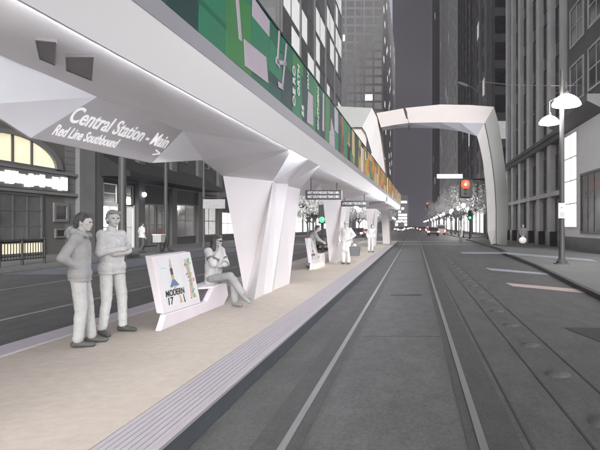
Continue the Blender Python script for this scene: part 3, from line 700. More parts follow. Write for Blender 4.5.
# passers-by on the pavements
person('passer-by in white T-shirt and dark trousers by the shop doors', (-16.6, 30.4, .12), face_to(.5, .8), dict(anL=(-.12, .18, .09), knL=(-.11, .14, .5), anR=(.12, -.2, .12), knR=(.11, .02, .5)), WHT, DKC, SHOE, HAIRD, vox=.018, short_sleeve=True, loose=1.4, sc=1.06)
person('pedestrian in grey jacket walking over the crossing', (4.0, 43.0, 0), face_to(-1, .1), dict(anL=(-.12, .2, .09), knL=(-.11, .16, .5), anR=(.12, -.22, .13), knR=(.11, .0, .5)), JK1, DKC, SHOE, HAIRL, vox=.02)
person('pedestrian in dark jacket holding a white bag beside the arch leg', (8.35, 38.6, .12), face_to(-.4, -1), dict(wrL=(-.12, .26, .92), wrR=(.10, .26, .92), elL=(-.27, .05, 1.12), elR=(.27, .05, 1.12)), cloth('jacket_dark', .2), DKC, SHOE, HAIRL, vox=.018)
wb = thing('carrier_bag', 'white carrier bag held by the pedestrian near the arch leg', 'bag', (8.25, 38.28, .42))
m = MB(); m.blob(None, Vector((8.25, 38.30, .66)), (.30, .13, .26), None, 16, 10); m.blob(Vector((8.16, 38.32, .88)), Vector((8.26, 38.34, 1.0)), .03, .02); m.blob(Vector((8.36, 38.32, .88)), Vector((8.28, 38.34, 1.0)), .03, .02)
wm = bake(m, 'bag_body', .02, 3); wo = bpy.data.objects.new('bag_body', wm); wm.materials.append(WHT); C.objects.link(wo); attach(wo, wb)
# ------------------------------------------------------------------ portal arch over the tracks
ARW = mat('arch_white', (.47, .43, .43), .5, .05, .6, .04, 60); ARG = mat('arch_shade_tone', (.27, .275, .27), .5, .06, .6, .04, 60); ARB = mat('arch_inner', (.48, .48, .55), .5, .05, .6)  # one white arch: light and shade of its faces put into these tones
arch = thing('portal_arch', 'white folded portal arch spanning the tram tracks beyond the station', 'arch', (7, 43, 0))
DA = 43.0
def W(px, py, d=DA): return Vector(((px - 415) * d / F, d, CAMH + (226 - py) * d / F))
outer = [(376.5, 113), (392, 110.2), (405, 108), (440, 104.5), (470, 105), (494, 106.8)]
ridge = [(383, 127.3), (395, 125), (409, 122.8), (440, 122.3), (460, 122.6), (484.5, 123.2)]
inner = [(385, 129.5), (395, 128.4), (410, 127.6), (440, 128.6), (460, 131.2), (477, 136.2)]
louter = [(494, 106.8), (499, 125), (503, 150), (506.6, 180), (508.2, 205), (507.6, 230), (506.6, 247.6)]
lridge = [(484.5, 123.2), (488, 140), (491.5, 160), (494.5, 185), (495.8, 210), (495.8, 230), (496, 243.5)]
linner = [(477, 136.2), (480, 147), (483, 162), (486, 190), (487.2, 215), (487.4, 232), (491, 244.5)]
def strip(a, b, da, db):
    mb = MB()
    A = [W(p[0], p[1], da) for p in a]; B = [W(p[0], p[1], db) for p in b]
    n = len(A); mb.add(A + B, [(i, i + 1, n + i + 1, n + i) for i in range(n - 1)]); return mb
def member(name, o, r, i, m1, m2):
    """front ridge stands nearer than the outer and inner edges; a back sheet closes the box"""
    f = strip(o, r, DA, DA - .5); part_ = f
    a = f.build(name, m1, arch)
    strip(r, i, DA - .5, DA + .25).build('inner_face', m2, a)
    bk = strip(o, i, DA, DA + .25)
    # back: a second ridge behind
    back = MB()
    O = [W(p[0], p[1], DA) for p in o]; I = [W(p[0], p[1], DA + .25) for p in i]; R = [W(p[0], p[1], DA - .5) + Vector((0, 1.5, 0)) for p in r]
    n = len(O)
    back.add(O + R, [(k, k + 1, n + k + 1, n + k) for k in range(n - 1)]); back.add(R + I, [(k, k + 1, n + k + 1, n + k) for k in range(n - 1)])
    back.build('rear_face', m1, a)
    return a
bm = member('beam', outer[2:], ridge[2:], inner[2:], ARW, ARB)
lg = member('leg', louter, lridge, linner, ARG, mat('arch_leg_lit_tone', (.74, .72, .72), .5, .05, .6))  # paler inner face: the leg's lit side put into the colour
m = MB()
cr = [W(p[0] + .3, p[1], DA - .515) for p in lridge]
m.tube(cr, .035, 6); m.build('crease_joint', mat('crease_dark', .05, .6, 0), lg)
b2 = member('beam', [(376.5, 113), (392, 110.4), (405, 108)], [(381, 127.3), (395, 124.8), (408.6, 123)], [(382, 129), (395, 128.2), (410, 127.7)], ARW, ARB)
# dark broken joint of the beam
MB().prism([W(404.6, 107.6, DA - .02), W(406.8, 109.5, DA - .02), W(407.6, 118, DA - .4), W(409.8, 128, DA - .1), W(408.8, 128, DA - .1), W(406.2, 117.5, DA - .4), W(403.2, 108, DA - .02)], (0, .8, 0)).build('joint', mat('arch_joint', .04, .6, 0), arch)
# left leg, falling from the corner to the platform, and the short return frame over the canopy
lf = MB(); 
LO = [(372, 108), (377, 118), (381, 140), (384.5, 165), (387, 190), (390, 244)]
LI = [(362, 127), (366, 133), (371, 150), (376, 172), (380, 195), (383, 244)]
n = len(LO); A = [W(*p, DA - .3) for p in LO]; B = [W(*p, DA - .6) for p in LI]; A2 = [p + Vector((.0, .9, 0)) for p in A]; B2 = [p + Vector((0, .9, 0)) for p in B]
lf.add(A + B, [(i, i + 1, n + i + 1, n + i) for i in range(n - 1)]); lf.add(B + B2, [(i, i + 1, n + i + 1, n + i) for i in range(n - 1)]); lf.add(A2 + B2, [(i, i + 1, n + i + 1, n + i) for i in range(n - 1)])
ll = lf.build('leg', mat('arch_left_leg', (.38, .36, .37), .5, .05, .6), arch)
si = MB(); S2 = [p + Vector((.09, .5, 0)) for p in A]
si.add(A + S2, [(i, i + 1, n + i + 1, n + i) for i in range(n - 1)]); si.add(S2 + A2, [(i, i + 1, n + i + 1, n + i) for i in range(n - 1)])
si.build('edge_face', mat('arch_gold_edge', (.24, .20, .14), .5, .3, 4), ll)
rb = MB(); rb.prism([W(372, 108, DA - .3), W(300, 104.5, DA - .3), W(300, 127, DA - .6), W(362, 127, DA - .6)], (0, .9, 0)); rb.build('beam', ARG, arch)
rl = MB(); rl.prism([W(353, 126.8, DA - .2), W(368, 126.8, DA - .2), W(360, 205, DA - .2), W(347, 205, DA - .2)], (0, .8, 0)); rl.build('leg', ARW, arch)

# ------------------------------------------------------------------ street furniture
LAMP = emis('lamp_white', (1, .97, .93), 60); LAMPS = emis('lamp_soft', (1, .97, .95), 30); REDL = emis('signal_red', (1, .06, .01), 3); REDH = emis('signal_red_halo', (1, .09, .012), 1.1); GRNL = emis('signal_green', (.12, .8, .35), 1.2)
SIGNW = mat('sign_white', (.74, .74, .73), .5, .05, 4); SIGNG = mat('sign_grey', (.35, .35, .35), .5, .1, 4)
# double headed street lamp on the right pavement
lp = thing('street_lamp', 'dark street lamp with two glowing glass bowls above the parking sign', 'street lamp', (6.28, 21.4, .12))
m = MB(); m.lathe((6.28, 21.4, .12), [(.24, 0), (.24, .12), (.16, .2), (.13, .4), (.115, 1.2), (.09, 7.6), (.07, 8.3), (0, 8.32)], 16); m.build('pole', POST, lp)
MB().box(6.0, 6.56, 21.15, 21.65, .12, .16).build('base_plate', POST, lp)
for hx, hz, s in ((6.45, 6.95, 1.0), (5.72, 6.15, .72)):
    a = MB(); a.tube([(6.28, 21.4, hz + .95), (6.28 + (hx - 6.28) * .5, 21.35, hz + 1.05), (hx, 21.3, hz + .9), (hx, 21.3, hz + .42 * s)], .03, 8); arm = a.build('arm', POST, lp)
    b = MB(); b.lathe((hx, 21.3, hz), [(.60 * s, -.06 * s), (.60 * s, 0), (.50 * s, .16 * s), (.34 * s, .30 * s), (.14 * s, .40 * s), (0, .42 * s)], 24); b.lathe((hx, 21.3, hz), [(.60 * s, -.06 * s), (.42 * s, -.10 * s), (.15 * s, -.14 * s), (0, -.15 * s)], 24)
    b.build('lamp_bowl', LAMP if s == 1 else LAMPS, lp)
    MB().lathe((hx, 21.3, hz + .40 * s), [(0, -.02), (.12 * s, 0), (.10 * s, .14 * s), (.04, .22 * s), (0, .23 * s)], 14).build('lamp_cap', POST, lp)
# parking sign on the pole
ps = thing('parking_sign', 'small white parking sign strapped to the dark lamp pole on the right', 'sign', (6.22, 21.2, 2.06))
MB().box(6.08, 6.37, 21.20, 21.215, 2.08, 2.72).build('plate', SIGNW, ps, .004)
MB().lathe((6.225, 21.198, 2.52), [(.115, 0), (.115, .004), (.088, .004), (.088, 0)], 24, axis='y').build('ring_symbol', mat('sign_symbol', .12, .5, 0), ps)
text_obj('P', .15, (6.178, 21.196, 2.465), (1, 0, 0), (0, 0, 1), MATS['sign_symbol'], ps, depth=.003, bold=.004)
for z in (2.30, 2.235, 2.17): MB().box(6.12, 6.33, 21.195, 21.199, z, z + .03).build('text_bar', MATS['sign_symbol'], ps)
# catenary span wire
MB().tube([(8.9, 52, 14.2), (9.0, 34, 10.6), (9.3, 22, 7.6)], .02, 6)
wire = MB().tube([(5.4, 42, 13.9), (6.9, 36, 11.9), (8.3, 30.5, 10.3), (10.98, 32.5, 10.9)], .018, 6).build('span_wire', mat('wire_pale', .3, .5, 0)); tag(wire, 'thin pale span wire fixed to the pilastered building on the right', 'wire')
# traffic signal on its mast arm with a white street plate
ts = thing('traffic_signal', 'traffic signal showing red on a dark mast arm near the arch leg', 'traffic signal', (7.55, 46, .12))
MB().lathe((7.55, 46, .12), [(.2, 0), (.2, .2), (.13, .3), (.11, 6.1), (0, 6.12)], 12).build('pole', BLACKM, ts)
MB().tube([(7.55, 46, 5.95), (4.8, 46, 6.1), (1.9, 46, 6.2)], [.09, .07, .05], 8).build('mast_arm', BLACKM, ts)
hd = MB().box(4.17, 5.07, 45.75, 46.0, 4.40, 6.02).build('signal_head', BLACKM, ts, .03)
MB().box(4.0, 5.3, 46.0, 46.03, 4.3, 6.08).build('back_plate', BLACKM, ts)
for z, m_, nm in ((5.55, None, 'red_lamp_halo'), (5.12, mat('lens_dark', .03, .3, 0), 'lens'), (4.75, MATS['lens_dark'], 'lens')):
    if nm == 'red_lamp_halo':
        o = MB().lathe((4.62, 45.74, z), [(.42, .0), (.34, -.03), (.18, -.045), (0, -.05)], 20, axis='y').build(nm, REDH, ts)  # red disc widened to carry the glow around the lamp
        MB().lathe((4.62, 45.685, z), [(.11, 0), (.06, -.012), (0, -.015)], 16, axis='y').build('bulb', emis('bulb_white', (1, .75, .6), 2), o)
        MB().tube([(4.62, 45.75, z + .02), (4.62, 45.55, z + .0)], .001, 4)
    else: MB().lathe((4.62, 45.74, z), [(.14, .0), (.10, -.03), (0, -.045)], 16, axis='y').build(nm, m_, ts)
sp = thing('street_plate', 'blank white street name plate hung on the signal mast arm', 'sign', (3.2, 45.9, 6.1))
MB().box(2.02, 4.36, 45.86, 45.90, 6.12, 6.50).build('plate', SIGNW, sp); MB().box(2.0, 4.38, 45.9, 45.93, 6.10, 6.52).build('rim', SIGNG, sp)
def small_signal(x, y, z, lit, label, zb=0.12):
    r = thing('traffic_signal', label, 'traffic signal', (x, y, zb))
    MB().lathe((x, y, zb), [(.12, 0), (.08, .3), (.07, z + .3), (0, z + .32)], 10).build('pole', BLACKM, r)
    MB().box(x - .22, x + .22, y - .34, y - .1, z - .85, z + .35).build('signal_head', BLACKM, r, .03)
    zz = z + .08 if lit is REDL or lit is REDH else z - .6
    MB().lathe((x, y - .35, zz), [(.19, .0), (.13, -.03), (0, -.05)], 16, axis='y').build('lit_lamp', lit, r)
small_signal(-5.9, 32, 2.75, GRNL, 'traffic signal showing green seen past the near white column', 0)
small_signal(7.0, 64, 3.4, GRNL, 'traffic signal showing green on the right pavement before the dark tower', 0)
small_signal(2.6, 105, 6.4, REDL, 'distant traffic signal showing red above the far street', 0)
# curved lamp arm beyond the arch
cl = thing('street_lamp', 'unlit cobra head street lamp above the right end of the arch', 'street lamp', (8.4, 62, .12))
MB().tube([(8.9, 62, .12), (8.85, 62, 16.2), (8.3, 62, 18.0), (7.0, 62, 19.0), (6.4, 62, 19.2)], [.14, .1, .07, .06, .05], 8).build('pole', mat('galvanised', .16, .5, .2, 4, metal=.3), cl)
MB().blob(None, Vector((6.0, 62, 19.35)), (.75, .22, .16), None, 14, 10, M=Matrix.Rotation(.35, 3, 'Y')).build('lamp_head', mat('galv_light', .34, .5, .1), cl)
# posts on the left pavement
for i, (x, y, r, nm) in enumerate(((-15.8, 27.0, .20, 'thick dark trolley post behind the man with folded arms'), (-15.8, 31.7, .115, 'slender dark trolley post above the poster kiosk'), (-15.9, 37.6, .10, 'thin grey trolley post carrying the hanging shop sign'))):
    t = thing('trolley_post', nm, 'post', (x, y, .12))
    MB().lathe((x, y, .12), [(r * 2.2, 0), (r * 2.2, .15), (r * 1.3, .3), (r, .6), (r * .9, 9.0), (0, 9.02)], 14).build('shaft', POST, t)
    MB().box(x - r * 3, x + r * 3, y - r * 3, y + r * 3, .12, .20).build('base', POST, t)
    MB().tube([(x, y, 8.4), (x + 1.6, y, 8.9), (x + 2.6, y, 8.9)], .04, 6).build('bracket', POST, t)
hs = thing('hanging_sign', 'pale hanging shop sign beside the thin trolley post', 'sign', (-15.3, 37.4, 3.0))
MB().box(-15.85, -14.2, 37.35, 37.45, 3.05, 3.75).build('board', mat('sign_mid', .30, .6, .2, 5), hs, .01)
MB().tube([(-15.9, 37.4, 3.9), (-14.1, 37.4, 3.9)], .03, 6).build('bracket', POST, hs)
# railing by the shop
rl_ = thing('iron_railing', 'dark iron railing on the pavement in front of the arched shop', 'railing', (-16.4, 20.6, .12))
for i, y in enumerate((19.6, 20.75, 22.0)): MB().tube([(-16.3, y, .12), (-16.3, y, 1.25)], .05, 8).build('post', BLACKM, rl_)
for z in (.35, 1.15): MB().box(-16.33, -16.27, 19.6, 22.0, z, z + .05).build('rail', BLACKM, rl_)
m = MB()
for k in range(16): m.box(-16.312, -16.288, 19.7 + k * .148, 19.724 + k * .148, .38, 1.16)
m.build('bars', BLACKM, rl_)
bx = thing('newspaper_box', 'pale newspaper box on the left pavement beside the slender post', 'newspaper box', (-15.6, 30.4, .12))
MB().box(-15.85, -15.35, 30.2, 30.7, .75, 1.2).build('cabinet', SIGNG, bx, .02); MB().box(-15.68, -15.5, 30.36, 30.54, .12, .75).build('pedestal', POST, bx)
MB().box(-15.88, -15.32, 30.17, 30.73, 1.2, 1.25).build('lid', SIGNW, bx)

# ------------------------------------------------------------------ buildings
def B(name, v, var=.2, sc=.5, bump=.25): return mat(name, v, .8, var, sc, bump, 25)
SHOP = B('shop_brick', (.105, .10, .095)); SHOPT = B('shop_trim', .15); DARKB = B('dark_facade', .035); MIDB = B('mid_facade', .08); STONE = B('pale_stone', .48); STONED = B('grey_stone', .11); CONC = B('tower_concrete', .13)
WFR = mat('window_frame', .09, .5, .1, 4); WFP = mat('door_frame_white', .62, .5, .1, 4); 
PANE = mat('window_pane', .03, .1, .5, .35, spec=.9); PANEM = mat('window_pane_mid', .09, .15, .5, .3, spec=.8); LITW = mat('lit_pane', .5, .4, .25, 1.2, emit=(1, .98, .95), estr=1.3); LITY = mat('lit_pane_warm', .5, .4, .3, 1.5, emit=(1, .84, .50), estr=.62); DIMW = mat('dim_lit_pane', .3, .3, .4, .8, emit=(1, .97, .94), estr=.28)
def win(root, side, X, y0, y1, z0, z1, pane=None, fr=.12, frame=None, mull=0, trans=0, proud=.10, name='window'):
    """window on a facade that faces the street: frame, pane, bars"""
    s = 1 if side == 'L' else -1; frame = frame or WFR; pane = pane or PANE
    m = MB(); X0, X1 = X - s * .02, X + s * proud
    m.box(X0, X1, y0 - fr, y0, z0 - fr, z1 + fr); m.box(X0, X1, y1, y1 + fr, z0 - fr, z1 + fr); m.box(X0, X1, y0, y1, z0 - fr, z0); m.box(X0, X1, y0, y1, z1, z1 + fr)
    for k in range(mull):
        y = y0 + (y1 - y0) * (k + 1) / (mull + 1); m.box(X0, X + s * .06, y - .04, y + .04, z0, z1)
    for k in range(trans):
        z = z0 + (z1 - z0) * (k + 1) / (trans + 1); m.box(X0, X + s * .055, y0, y1, z - .04, z + .04)
    w = m.build(name, frame, root)
    MB().box(X0, X + s * .03, y0, y1, z0, z1).build('pane', pane, w)
    return w
XL = -21.0
# --- the arched shop
a1 = thing('corner_shop', 'grey brick shop with a lit arched window at the far left', 'building', (XL, 24, .1))
MB().box(XL - 10, XL, 12, 32.4, .1, 15).build('wall', SHOP, a1)
m = MB()
for y in (19.6, 30.9): MB().box(XL - .02, XL + .28, y, y + 1.5, .1, 14.5).build('pilaster', SHOPT, a1)
m = MB()
for z in (3.55, 4.78, 7.4): m.box(XL - .02, XL + .2, 12, 30.88, z, z + .16)
for k in range(16): m.box(XL - .02, XL + .012, 30.0, 30.88, .3 + k * .4, .66 + k * .4)
m.build('string_course', SHOPT, a1)
cy, cz, rr, rh = 26.0, 5.05, 3.1, 1.45
def arcp(f, n=18): return [(cy + rr * f * math.cos(PI - PI * k / n), cz + rh * f * math.sin(PI - PI * k / n)) for k in range(n + 1)]
o_, i_ = arcp(1.16), arcp(1.0)
m = MB(); n = len(o_)
m.add([(XL + .18, y, z) for y, z in o_] + [(XL + .18, y, z) for y, z in i_] + [(XL - .02, y, z) for y, z in o_] + [(XL - .02, y, z) for y, z in i_],
      [(k, k + 1, n + k + 1, n + k) for k in range(n - 1)] + [(2*n+k, 2*n+k+1, k+1, k) for k in range(n - 1)] + [(n+k, n+k+1, 3*n+k+1, 3*n+k) for k in range(n - 1)])
aw = m.build('arched_window', SHOPT, a1)
MB().prism([(XL + .01, y, z) for y, z in i_], (.03, 0, 0)).build('pane', LITY, aw)
m = MB(); 
for y in (cy - 1.3, cy, cy + 1.3): m.box(XL, XL + .10, y - .07, y + .07, cz, cz + rh * math.sqrt(max(.05, 1 - ((y - cy) / rr) ** 2)))
m.box(XL, XL + .12, cy - rr, cy + rr, cz - .10, cz + .04); m.build('frame', WFR, aw)
for y0, y1 in ((20.6, 23.2), (23.6, 25.2), (25.4, 26.6), (26.8, 28.0)): pass
win(a1, 'L', XL, 21.4, 24.6, .5, 3.3, DIMW, mull=2, trans=1, name='shop_window')
w_ = win(a1, 'L', XL, 25.1, 28.0, .95, 3.4, PANEM, mull=2, trans=2, name='shop_window')
win(a1, 'L', XL, 25.3, 28.1, .3, .86, LITY, name='shop_window')
win(a1, 'L', XL, 29.15, 30.05, 2.15, 2.95, PANE, .16, SHOPT, name='window'); win(a1, 'L', XL, 29.2, 29.9, 1.15, 1.5, PANE, .1, SHOPT, name='window')
sg = thing('shop_sign', 'glowing white shop fascia sign under the arched window', 'sign', (XL + .2, 25.8, 3.8))
MB().box(XL + .14, XL + .20, 21.0, 29.9, 3.74, 4.74).build('backing', WFR, sg)
m = MB(); r3 = random.Random(5); y = 21.2
while y < 29.6:
    w = r3.uniform(.22, .5); m.box(XL + .2, XL + .26, y, y + w + .02, 3.95 + r3.uniform(-.12, .08), 4.5 + r3.uniform(-.1, .18)); y += w
m.build('lit_letters', emis('sign_glow', (1, .99, .97), 4.0), sg)
# --- dark arcade with awnings
a2 = thing('dark_arcade', 'dark shop building with a black awning and pale door frames on the left', 'building', (XL, 45, .1))
MB().box(XL - 12, XL - .05, 32.4, 62, .1, 19).build('wall', DARKB, a2)
m = MB()
for y in (32.45, 37.6, 42.8, 48, 53, 58.5): MB().box(XL - .08, XL + .22, y, y + .9, .1, 18.5).build('pilaster', MIDB, a2)
MB().box(XL - .08, XL + .12, 32.45, 62, 4.9, 5.5).build('cornice', B('dim_trim', .085), a2)
MB().prism([(XL, 33.0, 6.6), (XL + 2.2, 33.0, 5.35), (XL + 2.2, 33.0, 5.05), (XL, 33.0, 5.05)], (0, 16, 0)).build('awning', mat('awning_black', .014, .8, .2, 3), a2)
XW = XL - .05
for y0, y1, z0, z1, pn, fr_, fw in ((33.6, 35.2, .2, 3.1, LITW, WFP, .22), (35.7, 37.2, .2, 3.1, DIMW, WFP, .2), (33.7, 35.1, 3.4, 4.6, PANE, WFP, .08), (35.6, 37.1, 3.3, 4.6, PANE, WFR, .1), (38.7, 40.4, .3, 3.4, PANEM, WFR, .1), (40.8, 42.4, .3, 3.4, PANE, WFR, .1), (43.9, 47.6, .9, 3.6, PANEM, WFR, .12), (49.2, 52.6, .9, 3.6, DIMW, WFR, .12), (54.0, 58.2, .9, 3.2, LITW, WFR, .12), (59.6, 61.6, .9, 3.6, PANE, WFR, .12)):
    win(a2, 'L', XW, y0, y1, z0, z1, pn, fw, fr_, mull=1 if y1 - y0 > 1.6 else 0, trans=1, name='door' if z0 < .25 else 'window')
for k in range(6):
    for z in (7.6, 11.2, 14.8): win(a2, 'L', XW, 34 + k * 4.9, 36.2 + k * 4.9, z, z + 2.3, PANE, .12, WFR, 1, 1)
wl_ = thing('wall_lamp', 'small bluish white lamp glowing on the dark arcade front', 'lamp', (XL + .3, 38.2, 4.1))
MB().blob(None, Vector((XL + .32, 38.2, 4.15)), (.16, .16, .18), None, 14, 10).build('globe', emis('lamp_blue', (.75, .75, 1), 9), wl_); MB().box(XL + .1, XL + .32, 38.15, 38.25, 4.32, 4.38).build('bracket', POST, wl_)
wl2 = thing('wall_lamp', 'small warm lamp glowing in the window beside the white column', 'lamp', (XL + .3, 56.5, 3.2))
MB().blob(None, Vector((XL + .5, 56.5, 2.6)), (.2, .2, .2), None, 14, 10).build('globe', emis('lamp_pink', (1, .55, .45), 7), wl2); MB().box(XL + .1, XL + .5, 56.45, 56.55, 2.78, 2.84).build('bracket', POST, wl2)
# --- towers: floor bands of glass between slabs and mullions
def tower(name, label, x0, x1, y0, y1, h, wall, faces, fh=3.5, bay=3.0, pane=None, lit=.04, z0=5.0, seed=1, litm=None, slab=.9, mw=.35, split=False, single=None):
    root = thing(name, label, 'building', ((x0 + x1) / 2, y0, .1)); r = random.Random(seed); pane = pane or PANE; litm = litm or DIMW
    MB().box(x0, x1, y0, y1, .1, h).build('wall', wall, root)
    MB().box(x0 + .8, x1 - .8, y0 + .8, y1 - .8, h, h + 2.2).build('roof', wall, root)
    nf = int((h - z0 - 1) / fh)
    cells_l = {}
    bands = []; ones = []
    for i in range(nf):
        z = z0 + i * fh; g = MB(); l = MB()
        for f in faces:
            a, b = (y0, y1) if f in 'EW' else (x0, x1)
            nb = max(1, int((b - a - .6) / bay)); st = (b - a - .6) / nb
            for k in range(nb):
                q0 = a + .3 + k * st + mw / 2; q1 = a + .3 + (k + 1) * st - mw / 2
                t = l if r.random() < lit else g
                zz = z + fh - slab
                if single and f == single[0] and single[1] < z < single[2] and len(ones) < 100:
                    o = MB(); ones.append((o, litm if t is l else pane)); t = o
                if f == 'E': t.box(x1 - .01, x1 + .03, q0, q1, z, zz)
                elif f == 'W': t.box(x0 - .03, x0 + .01, q0, q1, z, zz)
                else: t.box(q0, q1, y0 - .03, y0 + .01, z, zz)
        if g.v: bands.append((g, pane if not split or r.random() < .6 else PANEM))
        if l.v: cells_l.setdefault(0, MB()); c = cells_l[0]; c.add(l.v, l.f)
    if len(bands) <= 60:
        for g, m_ in bands: g.build('window_band', m_, root)
    for o, m_ in ones: o.build('window', m_, root)
    if 0 in cells_l: tag(cells_l[0].build('lit_windows', litm, root), kind='stuff')
    # fins
    fn = MB()
    for f in faces:
        a, b = (y0, y1) if f in 'EW' else (x0, x1); nb = max(1, int((b - a - .6) / (bay * 2))); st = (b - a) / nb
        for k in range(nb + 1):
            q = min(max(a + k * st, a + .25), b - .25)
            if f == 'E': fn.box(x1 - .02, x1 + .35, q - .25, q + .25, z0 - 1, h)
            elif f == 'W': fn.box(x0 - .35, x0 + .02, q - .25, q + .25, z0 - 1, h)
            else: fn.box(q - .25, q + .25, y0 - .35, y0 + .02, z0 - 1, h)
    fn.build('mullions', wall, root)
    return root
LITP = mat('lit_panel', .5, .4, .3, .6, emit=(1, 1, 1), estr=.42)
tower('office_tower', 'grey tower with large pale glowing panes above the near canopy', -46, -21, 78, 143, 112, B('grey_glazing_frame', .10), 'ES', 6.2, 6.0, mat('grey_pane', .10, .2, .5, .12, spec=.8), .40, 6, 4, LITP, 1.2, .8, single=('E', 34, 112))
tower('office_tower', 'tall concrete grid tower rising behind the arch on the left', -62, -20.3, 318, 500, 178, CONC, 'ES', 5.4, 5.2, PANE, .06, 6, 9, LITW, 1.5, 1.2, single=('S', 80, 150))
tower('office_tower', 'low pale block closing the left side of the far street', -40, -18.5, 150, 230, 22, MIDB, 'ES', 3.6, 3.0, PANEM, .35, 1.2, 12, LITW)
tower('office_tower', 'small distant block beside the vanishing tracks', -26, -8.5, 560, 620, 34, MIDB, 'ES', 3.6, 3.2, PANEM, .5, 2, 15, LITW)
tower('office_tower', 'very dark block added to fill the sky gap between the tall towers behind the tracks', -29.5, 22, 655, 700, 330, mat('sky_gap_block', (.008, .0075, .010), .9, .15, .1), 'S', 5, 4, mat('sky_gap_pane', (.010, .0095, .013), .9, .1, .2), 0, 30, 41, LITW, 1.6, 1.4)  # dark block added in place of sky, hiding the bright sky behind it
tower('office_tower', 'dark narrow tower with two lit windows right of the sky gap', 11.5, 40, 238, 330, 175, B('dark_tower', .05), 'WS', 5, 5, PANE, .02, 6, 31, LITW, 1.4, .8)
tower('office_tower', 'light ribbed stone tower above the middle of the arch', 11.0, 42, 130, 216, 150, B('light_tower', .36), 'WS', 5.0, 4.3, PANEM, .06, 7, 33, DIMW, 1.6, 2.4)
tower('office_tower', 'dark glazed tower behind the right corner of the arch', 11.3, 44, 93, 128, 96, B('dark_glazed', .05), 'WS', 3.8, 3.0, PANE, .03, 7, 35, DIMW)
tower('office_tower', 'grey ribbed office block next to the pilastered building', 11.2, 44, 76, 91, 60, STONED, 'WS', 4.0, 3.0, PANE, .03, 7, 37, DIMW, 1.3, 1.3)
for x0, x1, y0, z1, nm in ((-30, -14.5, 122, 9, 'lit low shopfront beyond the trees on the left'),):
    pass
# ground floors lit along the far street
def shopfront(side, X, y0, y1, h, label, n, pm):
    s = 1 if side == 'L' else -1
    r = thing('shopfront', label, 'shopfront', (X, (y0 + y1) / 2, .12))
    MB().box(X, X + s * .3, y0, y1, .12, h).build('wall', MIDB, r)
    st = (y1 - y0) / n
    for k in range(n): win(r, side, X + s * .3, y0 + k * st + .5, y0 + (k + 1) * st - .5, .7, h - .9, pm, .15, WFR, 1, 1)
    MB().prism([(X + s * .32, y0 + .2, h - .1), (X + s * 1.9, y0 + .2, h - .7), (X + s * 1.9, y0 + .2, h - .9), (X + s * .32, y0 + .2, h - .5)], (0, y1 - y0 - .4, 0)).build('awning', STONED, r)
shopfront('R', 10.98, 77, 92, 5.2, 'brightly lit shopfront under the grey ribbed block', 3, LITW)
shopfront('R', 11.0, 94, 127, 5.0, 'lit shopfront under the dark glazed tower', 5, LITW)
shopfront('R', 10.9, 131, 215, 5.6, 'row of lit shopfronts under the light stone tower', 9, LITW)
shopfront('R', 11.4, 238, 330, 7.0, 'far row of lit shopfronts under the dark narrow tower', 8, LITW)
shopfront('L', -20.8, 79, 115, 5.2, 'lit shopfront behind the pale trees on the left', 6, LITW)
shopfront('L', -18.3, 151, 229, 4.8, 'far lit shopfronts on the left of the tracks', 8, LITW)
# --- pilastered stone building on the right
XR = 11.0
r1 = thing('stone_building', 'tall grey stone building with pilasters on the right', 'building', (XR + 6, 45, .1))
MB().box(XR + .35, XR + 25, 36.6, 60, .1, 46).build('wall', STONED, r1)
ys = [36.7, 40.2, 43.9, 47.8, 51.8, 55.7, 59.0]
for y in ys: MB().box(XR - .10, XR + .4, y, y + 1.1, 1.3, 44.5).build('pilaster', STONE, r1)
for y in ys: MB().box(XR - .2, XR + .4, y - .1, y + 1.2, .1, 1.3).build('plinth', mat('black_plinth', .02, .4, .2, 3), r1)
m = MB(); m.box(XR - .22, XR + .4, 36.6, 60, 4.1, 4.45); m.build('ledge', STONE, r1)
m = MB(); m.box(XR - .45, XR + .4, 36.6, 60, 8.7, 9.0); m.box(XR - .3, XR + .4, 36.6, 60, 8.3, 8.68); m.build('cornice', MIDB, r1)
m = MB(); m.box(XR - .6, XR + .4, 36.6, 60, 44.5, 46.2); m.build('cornice', STONE, r1)
for i, (a, b) in enumerate(zip(ys, ys[1:])):
    win(r1, 'R', XR + .35, a + 1.3, b - .2, 1.4, 3.85, PANEM if i % 2 else mat('grey_shop_pane', .22, .35, .3, .6), .1, WFR, 1, name='shop_window')
    for z in [4.8 + 3.9 * k for k in range(10)]:
        if 7.0 < z < 9.2: z += .9
        win(r1, 'R', XR + .35, a + 1.35, b - .25, z, z + 2.6, PANE, .1, WFR, 1, 1)
r0 = thing('white_building', 'white stone building brightly lit beside the lamp at the right edge', 'building', (XR + 6, 30, .1))
MB().box(XR - .1, XR + 20, 28.6, 36.4, 1.0, 8.4).build('wall', mat('white_render', .78, .7, .06, .5, .1, 30), r0)
MB().box(XR - .2, XR + 20, 28.6, 36.45, .1, 1.0).build('plinth', MATS['black_plinth'], r0)
MB().prism([(XR - .15, 28.5, 8.4), (XR - 1.2, 28.5, 8.9), (XR - 1.2, 28.5, 9.3), (XR + 2, 28.5, 9.3), (XR + 2, 28.5, 8.4)], (0, 8.1, 0)).build('cornice', STONED, r0)
MB().box(XR + .1, XR + 20, 28.6, 36.4, 9.3, 34).build('upper_wall', STONED, r0)
for k in range(2):
    for z in (10.4, 14.4, 18.4, 22.4, 26.4, 30): win(r0, 'R', XR + .1, 29.2 + k * 3.7, 31.8 + k * 3.7, z, z + 2.5, PANE, .12, STONE, 1, 1)
win(r0, 'R', XR - .1, 33.5, 36.2, 1.7, 8.1, LITW, .08, WFP, 1, 3, name='lit_window')  # glowing pane added where the wall only catches lamplight
for k in range(1): win(r0, 'R', XR - .1, 29.2, 32.6, 1.4, 5.0, PANEM, .15, WFR, 2)

